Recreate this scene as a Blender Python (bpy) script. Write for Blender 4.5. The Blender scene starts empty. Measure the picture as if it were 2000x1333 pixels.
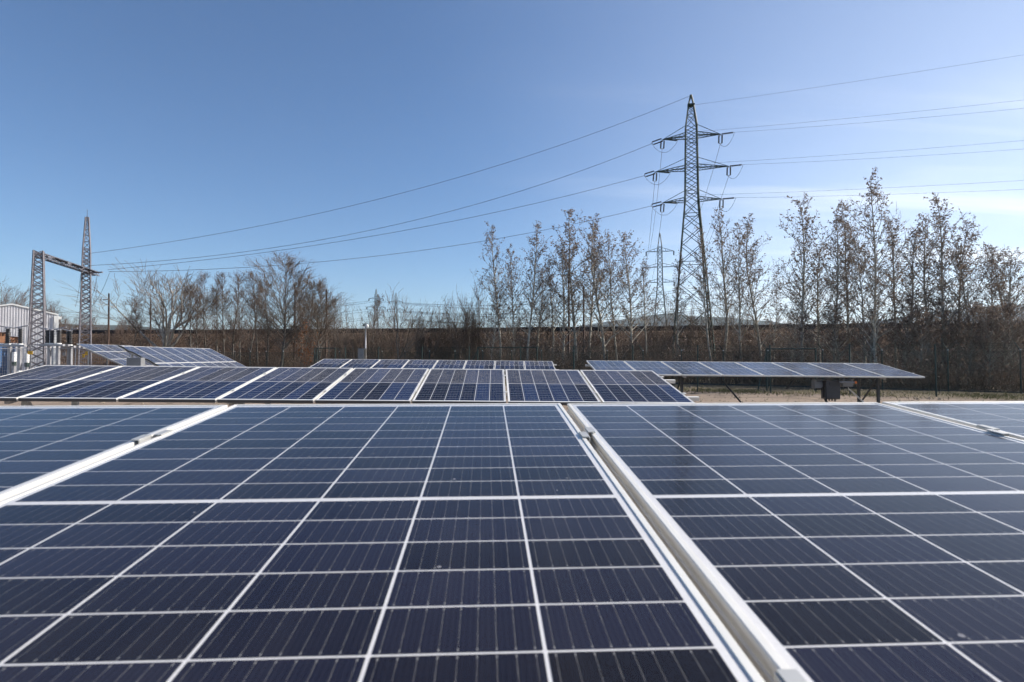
import bpy, math, random
import numpy as np
from mathutils import Vector, Matrix

R = math.radians
sc = bpy.context.scene
col = sc.collection

# ------------------------------------------------------------------ camera, sky, sun
F, HC = 1104.7, 1.9                       # focal length in photo pixels, eye height
PIT = math.atan(23.5 / F)
cam_d = bpy.data.cameras.new('camera')
cam = bpy.data.objects.new('camera', cam_d)
col.objects.link(cam)
cam.location = (0, 0, HC)
cam.rotation_euler = (R(90) + PIT, 0, 0)
cam_d.sensor_width = 36
cam_d.lens = F / 2000 * 36
cam_d.clip_start, cam_d.clip_end = 0.02, 30000
cam_d.dof.use_dof = True
cam_d.dof.focus_distance = 7.0
cam_d.dof.aperture_fstop = 7.0
sc.camera = cam

SUN_AZ, SUN_EL = R(73), R(34)             # azimuth clockwise from the viewing direction
w = bpy.data.worlds.new('World')
sc.world = w
w.use_nodes = True
nt = w.node_tree
for n in list(nt.nodes):
    nt.nodes.remove(n)
wo = nt.nodes.new('ShaderNodeOutputWorld')
bg = nt.nodes.new('ShaderNodeBackground')
sky = nt.nodes.new('ShaderNodeTexSky')
sky.sky_type = 'NISHITA'
sky.sun_disc = False
sky.sun_elevation = SUN_EL
sky.sun_rotation = SUN_AZ
sky.altitude = 200
sky.air_density = 1.0
sky.dust_density = 0.2
sky.ozone_density = 6.0
bg.inputs['Strength'].default_value = 0.086
# thin cirrus streaks: a layer of noise on a high flat sheet
tc = nt.nodes.new('ShaderNodeTexCoord')
sep = nt.nodes.new('ShaderNodeSeparateXYZ')
nt.links.new(tc.outputs['Generated'], sep.inputs[0])
def wmath(op, a, b=None, c=None):
    n = nt.nodes.new('ShaderNodeMath'); n.operation = op
    for i, v in enumerate((a, b, c)):
        if v is None: continue
        if isinstance(v, (int, float)): n.inputs[i].default_value = v
        else: nt.links.new(v, n.inputs[i])
    return n.outputs[0]
zz = wmath('ADD', wmath('MAXIMUM', sep.outputs[2], 0.0), 0.12)
px = wmath('DIVIDE', sep.outputs[0], zz)
py = wmath('DIVIDE', sep.outputs[1], zz)
cmb = nt.nodes.new('ShaderNodeCombineXYZ')
nt.links.new(px, cmb.inputs[0]); nt.links.new(py, cmb.inputs[1])
mp = nt.nodes.new('ShaderNodeMapping')
mp.inputs['Rotation'].default_value = (0, 0, R(-12))
mp.inputs['Scale'].default_value = (0.42, 2.3, 1)
mp.inputs['Location'].default_value = (3.1, 0.4, 0)
nt.links.new(cmb.outputs[0], mp.inputs[0])
n1 = nt.nodes.new('ShaderNodeTexNoise')
n1.inputs['Scale'].default_value = 1.0; n1.inputs['Detail'].default_value = 7
n1.inputs['Roughness'].default_value = 0.55; n1.inputs['Distortion'].default_value = 0.5
nt.links.new(mp.outputs[0], n1.inputs['Vector'])
mr = nt.nodes.new('ShaderNodeMapRange'); mr.interpolation_type = 'SMOOTHSTEP'
mr.inputs['From Min'].default_value = 0.44; mr.inputs['From Max'].default_value = 0.74
nt.links.new(n1.outputs['Fac'], mr.inputs['Value'])
# the veil of cirrus stands on the side of the sun
mr2 = nt.nodes.new('ShaderNodeMapRange'); mr2.interpolation_type = 'SMOOTHSTEP'
mr2.inputs['From Min'].default_value = -0.35; mr2.inputs['From Max'].default_value = 2.3
nt.links.new(px, mr2.inputs['Value'])
cl = wmath('MULTIPLY', wmath('ADD', wmath('MULTIPLY', mr.outputs[0], 0.32), 0.36), mr2.outputs[0])
mix = nt.nodes.new('ShaderNodeMix'); mix.data_type = 'RGBA'
nt.links.new(cl, mix.inputs['Factor'])
nt.links.new(sky.outputs[0], mix.inputs['A'])
mix.inputs['B'].default_value = (10.0, 10.1, 10.3, 1)
nt.links.new(mix.outputs['Result'], bg.inputs['Color'])
nt.links.new(bg.outputs[0], wo.inputs[0])

sun_d = bpy.data.lights.new('sun', 'SUN')
sun_d.energy = 4.6
sun_d.angle = R(0.53)
sun_d.color = (1.0, 0.93, 0.83)
sun = bpy.data.objects.new('sun', sun_d)
col.objects.link(sun)
sdir = Vector((math.sin(SUN_AZ) * math.cos(SUN_EL), math.cos(SUN_AZ) * math.cos(SUN_EL), math.sin(SUN_EL)))
sun.rotation_euler = sdir.to_track_quat('Z', 'Y').to_euler()
sun.location = (30, 10, 40)

sc.view_settings.view_transform = 'Standard'
sc.view_settings.look = 'None'
sc.view_settings.exposure = 0.7
sc.view_settings.gamma = 1.0
sc.render.engine = 'CYCLES'
sc.cycles.use_denoising = True
sc.cycles.max_bounces = 4
sc.cycles.transparent_max_bounces = 12
sc.cycles.caustics_reflective = False
sc.cycles.caustics_refractive = False
sc.cycles.sample_clamp_indirect = 6
sc.cycles.volume_bounces = 0
sc.cycles.diffuse_bounces = 2
sc.cycles.glossy_bounces = 2
sc.cycles.use_adaptive_sampling = True
sc.cycles.adaptive_threshold = 0.03
sc.cycles.adaptive_min_samples = 16
sc.cycles.use_light_tree = False

# ------------------------------------------------------------------ helpers
_cp, _sp = math.cos(PIT), math.sin(PIT)
def at(x, y, Y):
    """world point seen at photo pixel (x, y), at depth Y"""
    xc, yc = (x - 1000) / F, -(y - 666.5) / F
    dy, dz = _cp - _sp * yc, _sp + _cp * yc
    s = Y / dy
    return Vector((xc * s, Y, HC + dz * s))
def on_ground(x, Y, z=0.0):
    p = at(x, 690, Y); p.z = z
    return p

def link(o, parent=None):
    col.objects.link(o)
    if parent is not None: o.parent = parent
    return o
def tag(o, label=None, cat=None, group=None, kind=None):
    if label: o['label'] = label
    if cat: o['category'] = cat
    if group: o['group'] = group
    if kind: o['kind'] = kind
    return o
def empty(name, loc=(0, 0, 0), rz=0.0, parent=None):
    o = bpy.data.objects.new(name, None)
    o.empty_display_size = 0.2
    o.location = loc; o.rotation_euler = (0, 0, rz)
    return link(o, parent)
def inst(name, me, parent=None, loc=(0, 0, 0)):
    o = bpy.data.objects.new(name, me)
    o.location = loc
    return link(o, parent)
ORD = ['first', 'second', 'third', 'fourth', 'fifth', 'sixth', 'seventh', 'eighth', 'ninth', 'tenth', 'eleventh',
       'twelfth', 'thirteenth', 'fourteenth', 'fifteenth', 'sixteenth', 'seventeenth', 'eighteenth', 'nineteenth', 'twentieth']

class MB:
    """collects shapes into one mesh"""
    def __init__(s): s.v, s.f, s.m, s.uv = [], [], [], None
    def add(s, vs, fs, m=0):
        b = len(s.v); s.v += [tuple(v) for v in vs]
        for f in fs: s.f.append(tuple(b + i for i in f)); s.m.append(m)
    def box(s, c, d, rot=None, m=0):
        c = Vector(c); h = [x / 2 for x in d]
        vs = []
        for z in (-1, 1):
            for x, y in ((-1, -1), (1, -1), (1, 1), (-1, 1)):
                p = Vector((x * h[0], y * h[1], z * h[2]))
                if rot is not None: p = rot @ p
                vs.append(c + p)
        s.add(vs, [(3, 2, 1, 0), (4, 5, 6, 7), (0, 1, 5, 4), (1, 2, 6, 5), (2, 3, 7, 6), (3, 0, 4, 7)], m)
    def bar(s, a, b, wd, ht=None, m=0):
        a, b = Vector(a), Vector(b); ht = ht or wd
        d = (b - a); L = d.length
        if L < 1e-6: return
        q = d.to_track_quat('Z', 'Y').to_matrix()
        s.box((a + b) / 2, (wd, ht, L), q, m)
    def tube(s, pts, r, n=6, m=0, cap=True):
        pts = [Vector(p) for p in pts]
        rs = r if isinstance(r, (list, tuple)) else [r] * len(pts)
        vs = []; fs = []
        for i, p in enumerate(pts):
            d = (pts[min(i + 1, len(pts) - 1)] - pts[max(i - 1, 0)]).normalized()
            ref = Vector((0, 0, 1)) if abs(d.z) < 0.9 else Vector((1, 0, 0))
            a = d.cross(ref).normalized(); b = d.cross(a)
            for k in range(n):
                t = 2 * math.pi * k / n
                vs.append(p + (a * math.cos(t) + b * math.sin(t)) * rs[i])
        for i in range(len(pts) - 1):
            for k in range(n):
                fs.append((i * n + k, i * n + (k + 1) % n, (i + 1) * n + (k + 1) % n, (i + 1) * n + k))
        if cap:
            fs.append(tuple(range(n))); fs.append(tuple(len(vs) - n + k for k in reversed(range(n))))
        s.add(vs, fs, m)
    def quad(s, a, b, c, d, m=0): s.add([a, b, c, d], [(0, 1, 2, 3)], m)
    def lathe(s, c, prof, n=10, m=0):
        c = Vector(c); s.tube([c + Vector((0, 0, z)) for r, z in prof], [r for r, z in prof], n, m)
    def mesh(s, name, mats, smooth=False):
        me = bpy.data.meshes.new(name)
        me.from_pydata(s.v, [], s.f)
        for mt in (mats if isinstance(mats, (list, tuple)) else [mats]): me.materials.append(mt)
        if len(me.materials) > 1: me.polygons.foreach_set('material_index', s.m)
        if smooth: me.polygons.foreach_set('use_smooth', [True] * len(s.f))
        me.update()
        return me
    def build(s, name, mats, parent=None, smooth=False, loc=(0, 0, 0)):
        return inst(name, s.mesh(name, mats, smooth), parent, loc)

def mesh_np(name, V, Q, mats, mi=None, smooth=False):
    """mesh of quads from numpy arrays"""
    me = bpy.data.meshes.new(name)
    V = np.ascontiguousarray(V, np.float32); Q = np.ascontiguousarray(Q, np.int32)
    me.vertices.add(len(V)); me.vertices.foreach_set('co', V.ravel())
    me.loops.add(Q.size); me.loops.foreach_set('vertex_index', Q.ravel())
    me.polygons.add(len(Q))
    me.polygons.foreach_set('loop_start', np.arange(0, Q.size, 4, dtype=np.int32))
    me.polygons.foreach_set('loop_total', np.full(len(Q), 4, np.int32))
    for m in mats: me.materials.append(m)
    if mi is not None: me.polygons.foreach_set('material_index', np.asarray(mi, np.int32))
    if smooth: me.polygons.foreach_set('use_smooth', np.ones(len(Q), bool))
    me.update(calc_edges=True); me.validate()
    return me

def tubes_np(S, n):
    """S rows: x0 y0 z0 x1 y1 z1 r0 r1 -> open prisms"""
    S = np.asarray(S, float).reshape(-1, 8)
    P0, P1 = S[:, :3], S[:, 3:6]
    d = P1 - P0; d /= np.linalg.norm(d, axis=1, keepdims=True) + 1e-9
    ref = np.where(np.abs(d[:, 2:3]) < 0.95, np.array([[0, 0, 1.0]]), np.array([[1.0, 0, 0]]))
    a = np.cross(d, ref); a /= np.linalg.norm(a, axis=1, keepdims=True); b = np.cross(d, a)
    t = np.arange(n) * 2 * np.pi / n
    ring = a[:, None, :] * np.cos(t)[None, :, None] + b[:, None, :] * np.sin(t)[None, :, None]
    V = np.concatenate([P0[:, None] + ring * S[:, 6][:, None, None], P1[:, None] + ring * S[:, 7][:, None, None]], 1)
    k = np.arange(n); q = np.stack([k, (k + 1) % n, n + (k + 1) % n, n + k], 1)
    Q = (np.arange(len(S)) * 2 * n)[:, None, None] + q[None]
    return V.reshape(-1, 3), Q.reshape(-1, 4)

# ------------------------------------------------------------------ materials
def new_mat(name):
    m = bpy.data.materials.new(name); m.use_nodes = True
    t = m.node_tree
    return m, t, t.nodes['Principled BSDF'], t.nodes['Material Output']
def nd(t, typ, **kw):
    n = t.nodes.new(typ)
    for k, v in kw.items(): setattr(n, k, v)
    return n
def mth(t, op, a, b=None, clamp=False):
    n = t.nodes.new('ShaderNodeMath'); n.operation = op; n.use_clamp = clamp
    for i, v in enumerate((a, b)):
        if v is None: continue
        if isinstance(v, (int, float)): n.inputs[i].default_value = v
        else: t.links.new(v, n.inputs[i])
    return n.outputs[0]
def noise(t, scale, detail=4, rough=0.55, coord='Object', vec=None):
    if vec is None:
        c = nd(t, 'ShaderNodeTexCoord'); vec = c.outputs[coord]
    n = nd(t, 'ShaderNodeTexNoise')
    n.inputs['Scale'].default_value = scale; n.inputs['Detail'].default_value = detail
    n.inputs['Roughness'].default_value = rough
    t.links.new(vec, n.inputs['Vector'])
    return n.outputs['Fac']
def ramp(t, fac, stops):
    r = nd(t, 'ShaderNodeValToRGB')
    el = r.color_ramp.elements
    while len(el) < len(stops): el.new(0.5)
    for e, (p, c) in zip(el, stops):
        e.position = p; e.color = (*c, 1) if len(c) == 3 else c
    t.links.new(fac, r.inputs[0])
    return r.outputs[0]
def mixc(t, fac, a, b, blend='MIX'):
    n = nd(t, 'ShaderNodeMix', data_type='RGBA', blend_type=blend)
    if isinstance(fac, (int, float)): n.inputs['Factor'].default_value = fac
    else: t.links.new(fac, n.inputs['Factor'])
    for k, v in (('A', a), ('B', b)):
        if isinstance(v, tuple): n.inputs[k].default_value = (*v, 1) if len(v) == 3 else v
        else: t.links.new(v, n.inputs[k])
    return n.outputs['Result']
def bump(t, h, strength, dist, bsdf):
    b = nd(t, 'ShaderNodeBump')
    b.inputs['Strength'].default_value = strength; b.inputs['Distance'].default_value = dist
    t.links.new(h, b.inputs['Height']); t.links.new(b.outputs[0], bsdf.inputs['Normal'])
def simple(name, c, rough=0.6, metal=0.0, var=0.25, scale=3.0, spec=0.5):
    m, t, b, o = new_mat(name)
    f = noise(t, scale, 5)
    lo = tuple(x * (1 - var) for x in c); hi = tuple(min(1, x * (1 + var)) for x in c)
    t.links.new(ramp(t, f, [(0.3, lo), (0.7, hi)]), b.inputs['Base Color'])
    b.inputs['Roughness'].default_value = rough; b.inputs['Metallic'].default_value = metal
    b.inputs['Specular IOR Level'].default_value = spec
    return m

M = {}
M['alu'] = simple('anodised_aluminium', (0.70, 0.68, 0.635), 0.48, 0.2, 0.06, 9)
M['alu_dull'] = simple('dull_aluminium', (0.46, 0.46, 0.45), 0.5, 0.4, 0.12, 5)
M['galv'] = simple('galvanised_steel', (0.36, 0.36, 0.38), 0.5, 0.3, 0.18, 2)
M['dark_steel'] = simple('dark_painted_steel', (0.035, 0.038, 0.042), 0.55, 0.0, 0.3, 4)
M['green_steel'] = simple('dark_green_painted_steel', (0.022, 0.042, 0.036), 0.5, 0.0, 0.3, 3)
M['pylon'] = simple('weathered_green_steel', (0.018, 0.04, 0.027), 0.6, 0.0, 0.3, 0.8)
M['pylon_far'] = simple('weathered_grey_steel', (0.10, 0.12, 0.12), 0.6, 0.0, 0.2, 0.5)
M['lattice'] = simple('aged_galvanised_lattice', (0.15, 0.142, 0.16), 0.55, 0.2, 0.25, 1.5)
M['insul'] = simple('dark_glazed_insulator', (0.025, 0.022, 0.022), 0.3, 0.0, 0.3, 6)
M['wire'] = simple('weathered_conductor', (0.06, 0.065, 0.07), 0.5, 0.3, 0.1, 1)
M['white'] = simple('white_paint', (0.78, 0.78, 0.76), 0.5, 0, 0.06, 2)
M['grey_box'] = simple('grey_enclosure', (0.20, 0.205, 0.215), 0.5, 0, 0.12, 4)
M['dark_box'] = simple('charcoal_enclosure', (0.045, 0.045, 0.05), 0.5, 0, 0.2, 4)
M['orange'] = simple('orange_plastic', (0.75, 0.18, 0.03), 0.45, 0, 0.1, 4)
M['yellow'] = simple('yellow_sign_paint', (0.75, 0.42, 0.02), 0.5, 0, 0.08, 4)
M['blue'] = simple('blue_container_paint', (0.045, 0.10, 0.22), 0.5, 0, 0.15, 1)
M['rust'] = simple('rusty_orange_steel', (0.22, 0.10, 0.05), 0.7, 0, 0.35, 1.5)
M['wood'] = simple('weathered_pole_wood', (0.085, 0.05, 0.035), 0.8, 0, 0.3, 2)
M['concrete'] = simple('grey_concrete', (0.36, 0.34, 0.31), 0.85, 0, 0.2, 1.5)
M['stone'] = simple('loose_stone', (0.24, 0.195, 0.145), 0.95, 0, 0.5, 1.7, 0.2)
M['edge'] = simple('painted_shade_strip', (0.075, 0.07, 0.068), 0.6, 0.0, 0.15, 4)  # dark tone standing in for shade on near frame faces
M['back'] = simple('white_backsheet', (0.64, 0.63, 0.63), 0.6, 0, 0.03, 8)

def cell_mat(name, base, tint, bars, pads, line, rough=0.35):
    """silicon cell: faint fingers, thin busbars and solder pads, by the cell's own UV"""
    m, t, b, o = new_mat(name)
    uv = nd(t, 'ShaderNodeUVMap')
    s = nd(t, 'ShaderNodeSeparateXYZ'); t.links.new(uv.outputs[0], s.inputs[0])
    u, v = s.outputs[0], s.outputs[1]
    fr = mth(t, 'ABSOLUTE', mth(t, 'SUBTRACT', mth(t, 'FRACT', mth(t, 'MULTIPLY', u, bars)), 0.5))
    bar = mth(t, 'LESS_THAN', fr, line)
    # solder pads: small diamonds where the ribbons leave the cell
    ev = mth(t, 'ABSOLUTE', mth(t, 'SUBTRACT', mth(t, 'ABSOLUTE', mth(t, 'SUBTRACT', mth(t, 'FRACT', v), 0.5)), 0.43))
    pad = mth(t, 'LESS_THAN', mth(t, 'ADD', mth(t, 'MULTIPLY', fr, 1.0), mth(t, 'MULTIPLY', ev, 1.35)), pads)
    fing = mth(t, 'MULTIPLY', mth(t, 'SINE', mth(t, 'MULTIPLY', u, 2 * math.pi * 27)), 0.5)
    oi = nd(t, 'ShaderNodeObjectInfo')
    rnd = mth(t, 'ADD', mth(t, 'MULTIPLY', oi.outputs['Random'], 1.1), 0.45)
    c = nd(t, 'ShaderNodeTexCoord')
    vor = nd(t, 'ShaderNodeTexVoronoi'); vor.inputs['Scale'].default_value = 55
    t.links.new(c.outputs['Object'], vor.inputs['Vector'])
    grain = nd(t, 'ShaderNodeSeparateColor'); t.links.new(vor.outputs['Color'], grain.inputs[0])
    basec = mixc(t, grain.outputs[0], base, tint)
    basec = mixc(t, mth(t, 'MULTIPLY', mth(t, 'ADD', fing, 0.5), 0.12), basec, (0.04, 0.04, 0.06))
    mul = nd(t, 'ShaderNodeVectorMath', operation='SCALE')
    t.links.new(basec, mul.inputs[0]); t.links.new(rnd, mul.inputs['Scale'])
    lum = noise(t, 30, 2)
    silver = ramp(t, lum, [(0.3, (0.075, 0.073, 0.072)), (0.7, (0.21, 0.205, 0.20))])
    ribbon = mixc(t, bar, mul.outputs[0], silver)
    t.links.new(mixc(t, pad, ribbon, (0.20, 0.197, 0.195)), b.inputs['Base Color'])
    b.inputs['Roughness'].default_value = rough
    b.inputs['Specular IOR Level'].default_value = 0.0
    return m
M['cell'] = cell_mat('mono_silicon_cell', (0.006, 0.0072, 0.018), (0.006, 0.0072, 0.018), 9, 0.055, 0.014)
M['poly'] = cell_mat('poly_silicon_cell', (0.006, 0.016, 0.048), (0.010, 0.024, 0.066), 5, 0.0, 0.03)

def glass_mat(name, rough, film, refl=0.85, spots=True, half=None):
    """cover glass: clear sheet with a Fresnel sheen and a light film of dust"""
    m, t, b, o = new_mat(name)
    t.nodes.remove(b)
    tr = nd(t, 'ShaderNodeBsdfTransparent'); gl = nd(t, 'ShaderNodeBsdfGlossy')
    df = nd(t, 'ShaderNodeBsdfDiffuse')
    gl.inputs['Roughness'].default_value = rough
    df.inputs['Color'].default_value = (0.46, 0.45, 0.47, 1)
    c = nd(t, 'ShaderNodeTexCoord')
    big = noise(t, 2.2, 5, 0.6, vec=c.outputs['Object'])
    fine = noise(t, 260, 2, 0.5, vec=c.outputs['Object'])
    mpg = nd(t, 'ShaderNodeMapping'); mpg.inputs['Scale'].default_value = (14, 1.6, 1)
    t.links.new(c.outputs['Object'], mpg.inputs[0])
    streak = noise(t, 1.0, 5, 0.6, vec=mpg.outputs[0])
    patch = mth(t, 'MULTIPLY', mth(t, 'POWER', mth(t, 'ADD', big, 0.5), 2.5), mth(t, 'POWER', mth(t, 'ADD', streak, 0.5), 2.0))
    dust = mth(t, 'MULTIPLY', mth(t, 'MULTIPLY', patch, mth(t, 'ADD', mth(t, 'MULTIPLY', fine, 0.5), 0.75)), film)
    if half is not None:       # film stays full above the dividing line, nearly vanishes below
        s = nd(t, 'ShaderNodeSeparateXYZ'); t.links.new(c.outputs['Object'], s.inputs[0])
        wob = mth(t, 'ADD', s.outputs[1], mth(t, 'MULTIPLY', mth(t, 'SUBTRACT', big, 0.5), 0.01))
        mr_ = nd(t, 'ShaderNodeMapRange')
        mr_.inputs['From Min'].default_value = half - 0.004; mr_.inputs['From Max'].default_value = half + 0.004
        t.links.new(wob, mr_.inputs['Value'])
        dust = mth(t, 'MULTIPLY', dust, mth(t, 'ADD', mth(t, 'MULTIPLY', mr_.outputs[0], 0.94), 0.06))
    if spots:
        v = nd(t, 'ShaderNodeTexVoronoi', feature='F1'); v.inputs['Scale'].default_value = 38
        v.inputs['Randomness'].default_value = 1
        t.links.new(c.outputs['Object'], v.inputs['Vector'])
        sz = nd(t, 'ShaderNodeSeparateColor'); t.links.new(v.outputs['Color'], sz.inputs[0])
        sp = mth(t, 'MULTIPLY', mth(t, 'LESS_THAN', v.outputs['Distance'], mth(t, 'MULTIPLY', mth(t, 'POWER', sz.outputs[0], 9), 0.13)), 0.45)
        dust = mth(t, 'ADD', dust, sp, True)
    ms = nd(t, 'ShaderNodeMixShader'); t.links.new(dust, ms.inputs[0])
    t.links.new(tr.outputs[0], ms.inputs[1]); t.links.new(df.outputs[0], ms.inputs[2])
    ge = nd(t, 'ShaderNodeNewGeometry')
    dt = nd(t, 'ShaderNodeVectorMath', operation='DOT_PRODUCT')
    t.links.new(ge.outputs['True Normal'], dt.inputs[0]); t.links.new(ge.outputs['Incoming'], dt.inputs[1])
    sch = mth(t, 'POWER', mth(t, 'SUBTRACT', 1.0, mth(t, 'ABSOLUTE', dt.outputs['Value'])), 4.8)
    fac = mth(t, 'MULTIPLY', mth(t, 'ADD', mth(t, 'MULTIPLY', sch, 0.985), 0.012), refl)
    bp = nd(t, 'ShaderNodeBump'); bp.inputs['Strength'].default_value = 0.05; bp.inputs['Distance'].default_value = 0.001
    t.links.new(fine, bp.inputs['Height']); t.links.new(bp.outputs[0], gl.inputs['Normal'])
    m2 = nd(t, 'ShaderNodeMixShader'); t.links.new(fac, m2.inputs[0])
    t.links.new(ms.outputs[0], m2.inputs[1]); t.links.new(gl.outputs[0], m2.inputs[2])
    t.links.new(m2.outputs[0], o.inputs[0])
    return m
M['glass'] = glass_mat('dusty_module_glass', 0.12, 0.022, 0.85)
M['glass_half'] = glass_mat('split_film_module_glass', 0.12, 0.10, 0.14, False, 0.8775)
M['glass_far'] = glass_mat('film_dulled_module_glass', 0.14, 0.06, 0.8, False)

# bark, twigs, leaves
M['bark'] = simple('grey_brown_bark', (0.13, 0.115, 0.10), 0.9, 0, 0.35, 6)
M['pale_bark'] = simple('pale_poplar_bark', (0.36, 0.335, 0.28), 0.85, 0, 0.4, 5)
M['white_bark'] = simple('whitish_bark', (0.34, 0.31, 0.27), 0.85, 0, 0.3, 4)
M['twig'] = simple('brown_twigs', (0.15, 0.112, 0.085), 0.9, 0, 0.3, 3)
M['pale_twig'] = simple('pale_grey_twigs', (0.19, 0.155, 0.125), 0.9, 0, 0.3, 3)
M['red_twig'] = simple('reddish_brown_twigs', (0.135, 0.094, 0.074), 0.9, 0, 0.3, 3)
def leaf_mat(name, a, b_, c_):
    m, t, b, o = new_mat(name)
    f = noise(t, 7, 3)
    t.links.new(ramp(t, f, [(0.3, a), (0.5, b_), (0.72, c_)]), b.inputs['Base Color'])
    b.inputs['Roughness'].default_value = 0.75
    b.inputs['Specular IOR Level'].default_value = 0.25
    tl = nd(t, 'ShaderNodeBsdfTranslucent'); tl.inputs['Color'].default_value = (*[min(1, x * 1.2) for x in b_], 1)
    ms = nd(t, 'ShaderNodeMixShader'); ms.inputs[0].default_value = 0.25
    t.links.new(b.outputs[0], ms.inputs[1]); t.links.new(tl.outputs[0], ms.inputs[2]); t.links.new(ms.outputs[0], o.inputs[0])
    return m
M['dry_leaf'] = leaf_mat('dry_brown_leaf', (0.125, 0.095, 0.077), (0.23, 0.182, 0.148), (0.38, 0.31, 0.255))
M['rust_leaf'] = leaf_mat('rust_coloured_leaf', (0.14, 0.05, 0.02), (0.22, 0.085, 0.03), (0.30, 0.13, 0.05))
M['scrub'] = leaf_mat('dry_scrub', (0.055, 0.038, 0.029), (0.135, 0.094, 0.070), (0.29, 0.212, 0.162))
M['grass'] = leaf_mat('dry_and_green_grass', (0.13, 0.10, 0.05), (0.10, 0.115, 0.045), (0.24, 0.18, 0.10))

def ground_mat():
    m, t, b, o = new_mat('sandy_ground')
    c = nd(t, 'ShaderNodeTexCoord'); vec = c.outputs['Object']
    f1 = noise(t, 0.35, 6, 0.6, vec=vec); f2 = noise(t, 9, 5, 0.6, vec=vec); f3 = noise(t, 0.03, 4, 0.5, vec=vec)
    sand = ramp(t, f1, [(0.32, (0.17, 0.125, 0.092)), (0.55, (0.30, 0.232, 0.176)), (0.7, (0.20, 0.157, 0.12))])
    sand = mixc(t, 0.5, sand, ramp(t, f2, [(0.3, (0.13, 0.098, 0.072)), (0.7, (0.34, 0.265, 0.205))]))
    # cracks in the old slab
    v = nd(t, 'ShaderNodeTexVoronoi', feature='DISTANCE_TO_EDGE'); v.inputs['Scale'].default_value = 0.28
    dv = nd(t, 'ShaderNodeVectorMath', operation='ADD'); t.links.new(vec, dv.inputs[0])
    nc = nd(t, 'ShaderNodeTexNoise'); nc.inputs['Scale'].default_value = 0.8; t.links.new(vec, nc.inputs['Vector'])
    t.links.new(nc.outputs['Color'], dv.inputs[1]); t.links.new(dv.outputs[0], v.inputs['Vector'])
    crack = mth(t, 'LESS_THAN', v.outputs['Distance'], 0.025)
    sand = mixc(t, mth(t, 'MULTIPLY', crack, 0.7), sand, (0.13, 0.10, 0.07))
    # beyond the yard the ground is dry grass and soil
    s = nd(t, 'ShaderNodeSeparateXYZ'); t.links.new(vec, s.inputs[0])
    ln = mth(t, 'ADD', s.outputs[1], mth(t, 'MULTIPLY', s.outputs[0], 0.56))
    ln = mth(t, 'ADD', ln, mth(t, 'MULTIPLY', mth(t, 'SUBTRACT', f1, 0.5), 5.0))
    mr_ = nd(t, 'ShaderNodeMapRange'); mr_.inputs['From Min'].default_value = 33.2; mr_.inputs['From Max'].default_value = 35.2
    t.links.new(ln, mr_.inputs['Value'])
    soil = ramp(t, f2, [(0.3, (0.05, 0.036, 0.024)), (0.5, (0.10, 0.075, 0.045)), (0.7, (0.13, 0.12, 0.06))])
    far = ramp(t, f3, [(0.35, (0.10, 0.085, 0.05)), (0.65, (0.16, 0.13, 0.08))])
    soil = mixc(t, 0.4, soil, far)
    t.links.new(mixc(t, mr_.outputs[0], sand, soil), b.inputs['Base Color'])
    b.inputs['Roughness'].default_value = 0.95; b.inputs['Specular IOR Level'].default_value = 0.2
    bump(t, f2, 0.6, 0.03, b)
    return m
M['ground'] = ground_mat()
def bank_mat():
    m, t, b, o = new_mat('leaf_litter_bank')
    f = noise(t, 0.5, 7, 0.65); f2 = noise(t, 6, 4, 0.6)
    c = ramp(t, f, [(0.3, (0.033, 0.023, 0.018)), (0.52, (0.092, 0.063, 0.046)), (0.72, (0.18, 0.122, 0.084))])
    t.links.new(mixc(t, 0.45, c, ramp(t, f2, [(0.3, (0.04, 0.027, 0.02)), (0.7, (0.22, 0.145, 0.10))])), b.inputs['Base Color'])
    b.inputs['Roughness'].default_value = 1; b.inputs['Specular IOR Level'].default_value = 0.1
    bump(t, f2, 1.0, 0.1, b)
    return m
M['bank'] = bank_mat()
M['ballast'] = simple('black_ballast_stone', (0.028, 0.026, 0.027), 0.95, 0, 0.7, 2.2, 0.2)
M['hill'] = simple('wooded_hill', (0.05, 0.06, 0.045), 1.0, 0, 0.3, 0.004, 0.0)

# ------------------------------------------------------------------ the setting
g = MB()
N = 40
ext = 9000
g.quad((-ext, -300, 0), (ext, -300, 0), (ext, ext, 0), (-ext, ext, 0))
tag(g.build('ground', M['ground']), kind='structure')

# bank behind the trees, crest heights read along the photograph
rng = np.random.default_rng(7)
CREST_H = 3.36 + HC
cx = [-400, 0, 450, 900, 1300, 1700, 1900, 2400]
cyv = [647, 645, 643.7, 641, 637, 631.5, 630.5, 628]
def crest(xp):
    y = np.interp(xp, cx, cyv)
    Y = 3.36 * F / (690 - y)
    return np.array([(xp - 1000) / F * Y, Y, CREST_H])
nu, prof = 150, [(-10.5, -0.1), (-9, 0.25), (-7, 1.3), (-5, 2.5), (-3, 3.6), (-1.6, 4.45), (-0.7, CREST_H - 0.62), (0.6, CREST_H - 0.55), (8, CREST_H - 0.5), (14, 2.0), (22, -0.1)]
xs = np.linspace(-500, 2500, nu)
cr = np.array([crest(x) for x in xs])
tang = np.gradient(cr, axis=0); tang /= np.linalg.norm(tang, axis=1, keepdims=True)
nrm = np.stack([-tang[:, 1], tang[:, 0], 0 * tang[:, 0]], 1)
V = []
for i in range(nu):
    for k, (o_, z) in enumerate(prof):
        jit = 0.25 if 0 < k < 6 else 0.0
        p = cr[i] + nrm[i] * (o_ + rng.normal(0, jit)); p[2] = z + rng.normal(0, jit * 0.5)
        V.append(p)
np_ = len(prof)
Q = [(i * np_ + k, (i + 1) * np_ + k, (i + 1) * np_ + k + 1, i * np_ + k + 1) for i in range(nu - 1) for k in range(np_ - 1)]
tag(inst('terrain', mesh_np('terrain', V, Q, [M['bank']], smooth=True)), kind='structure')
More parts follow.
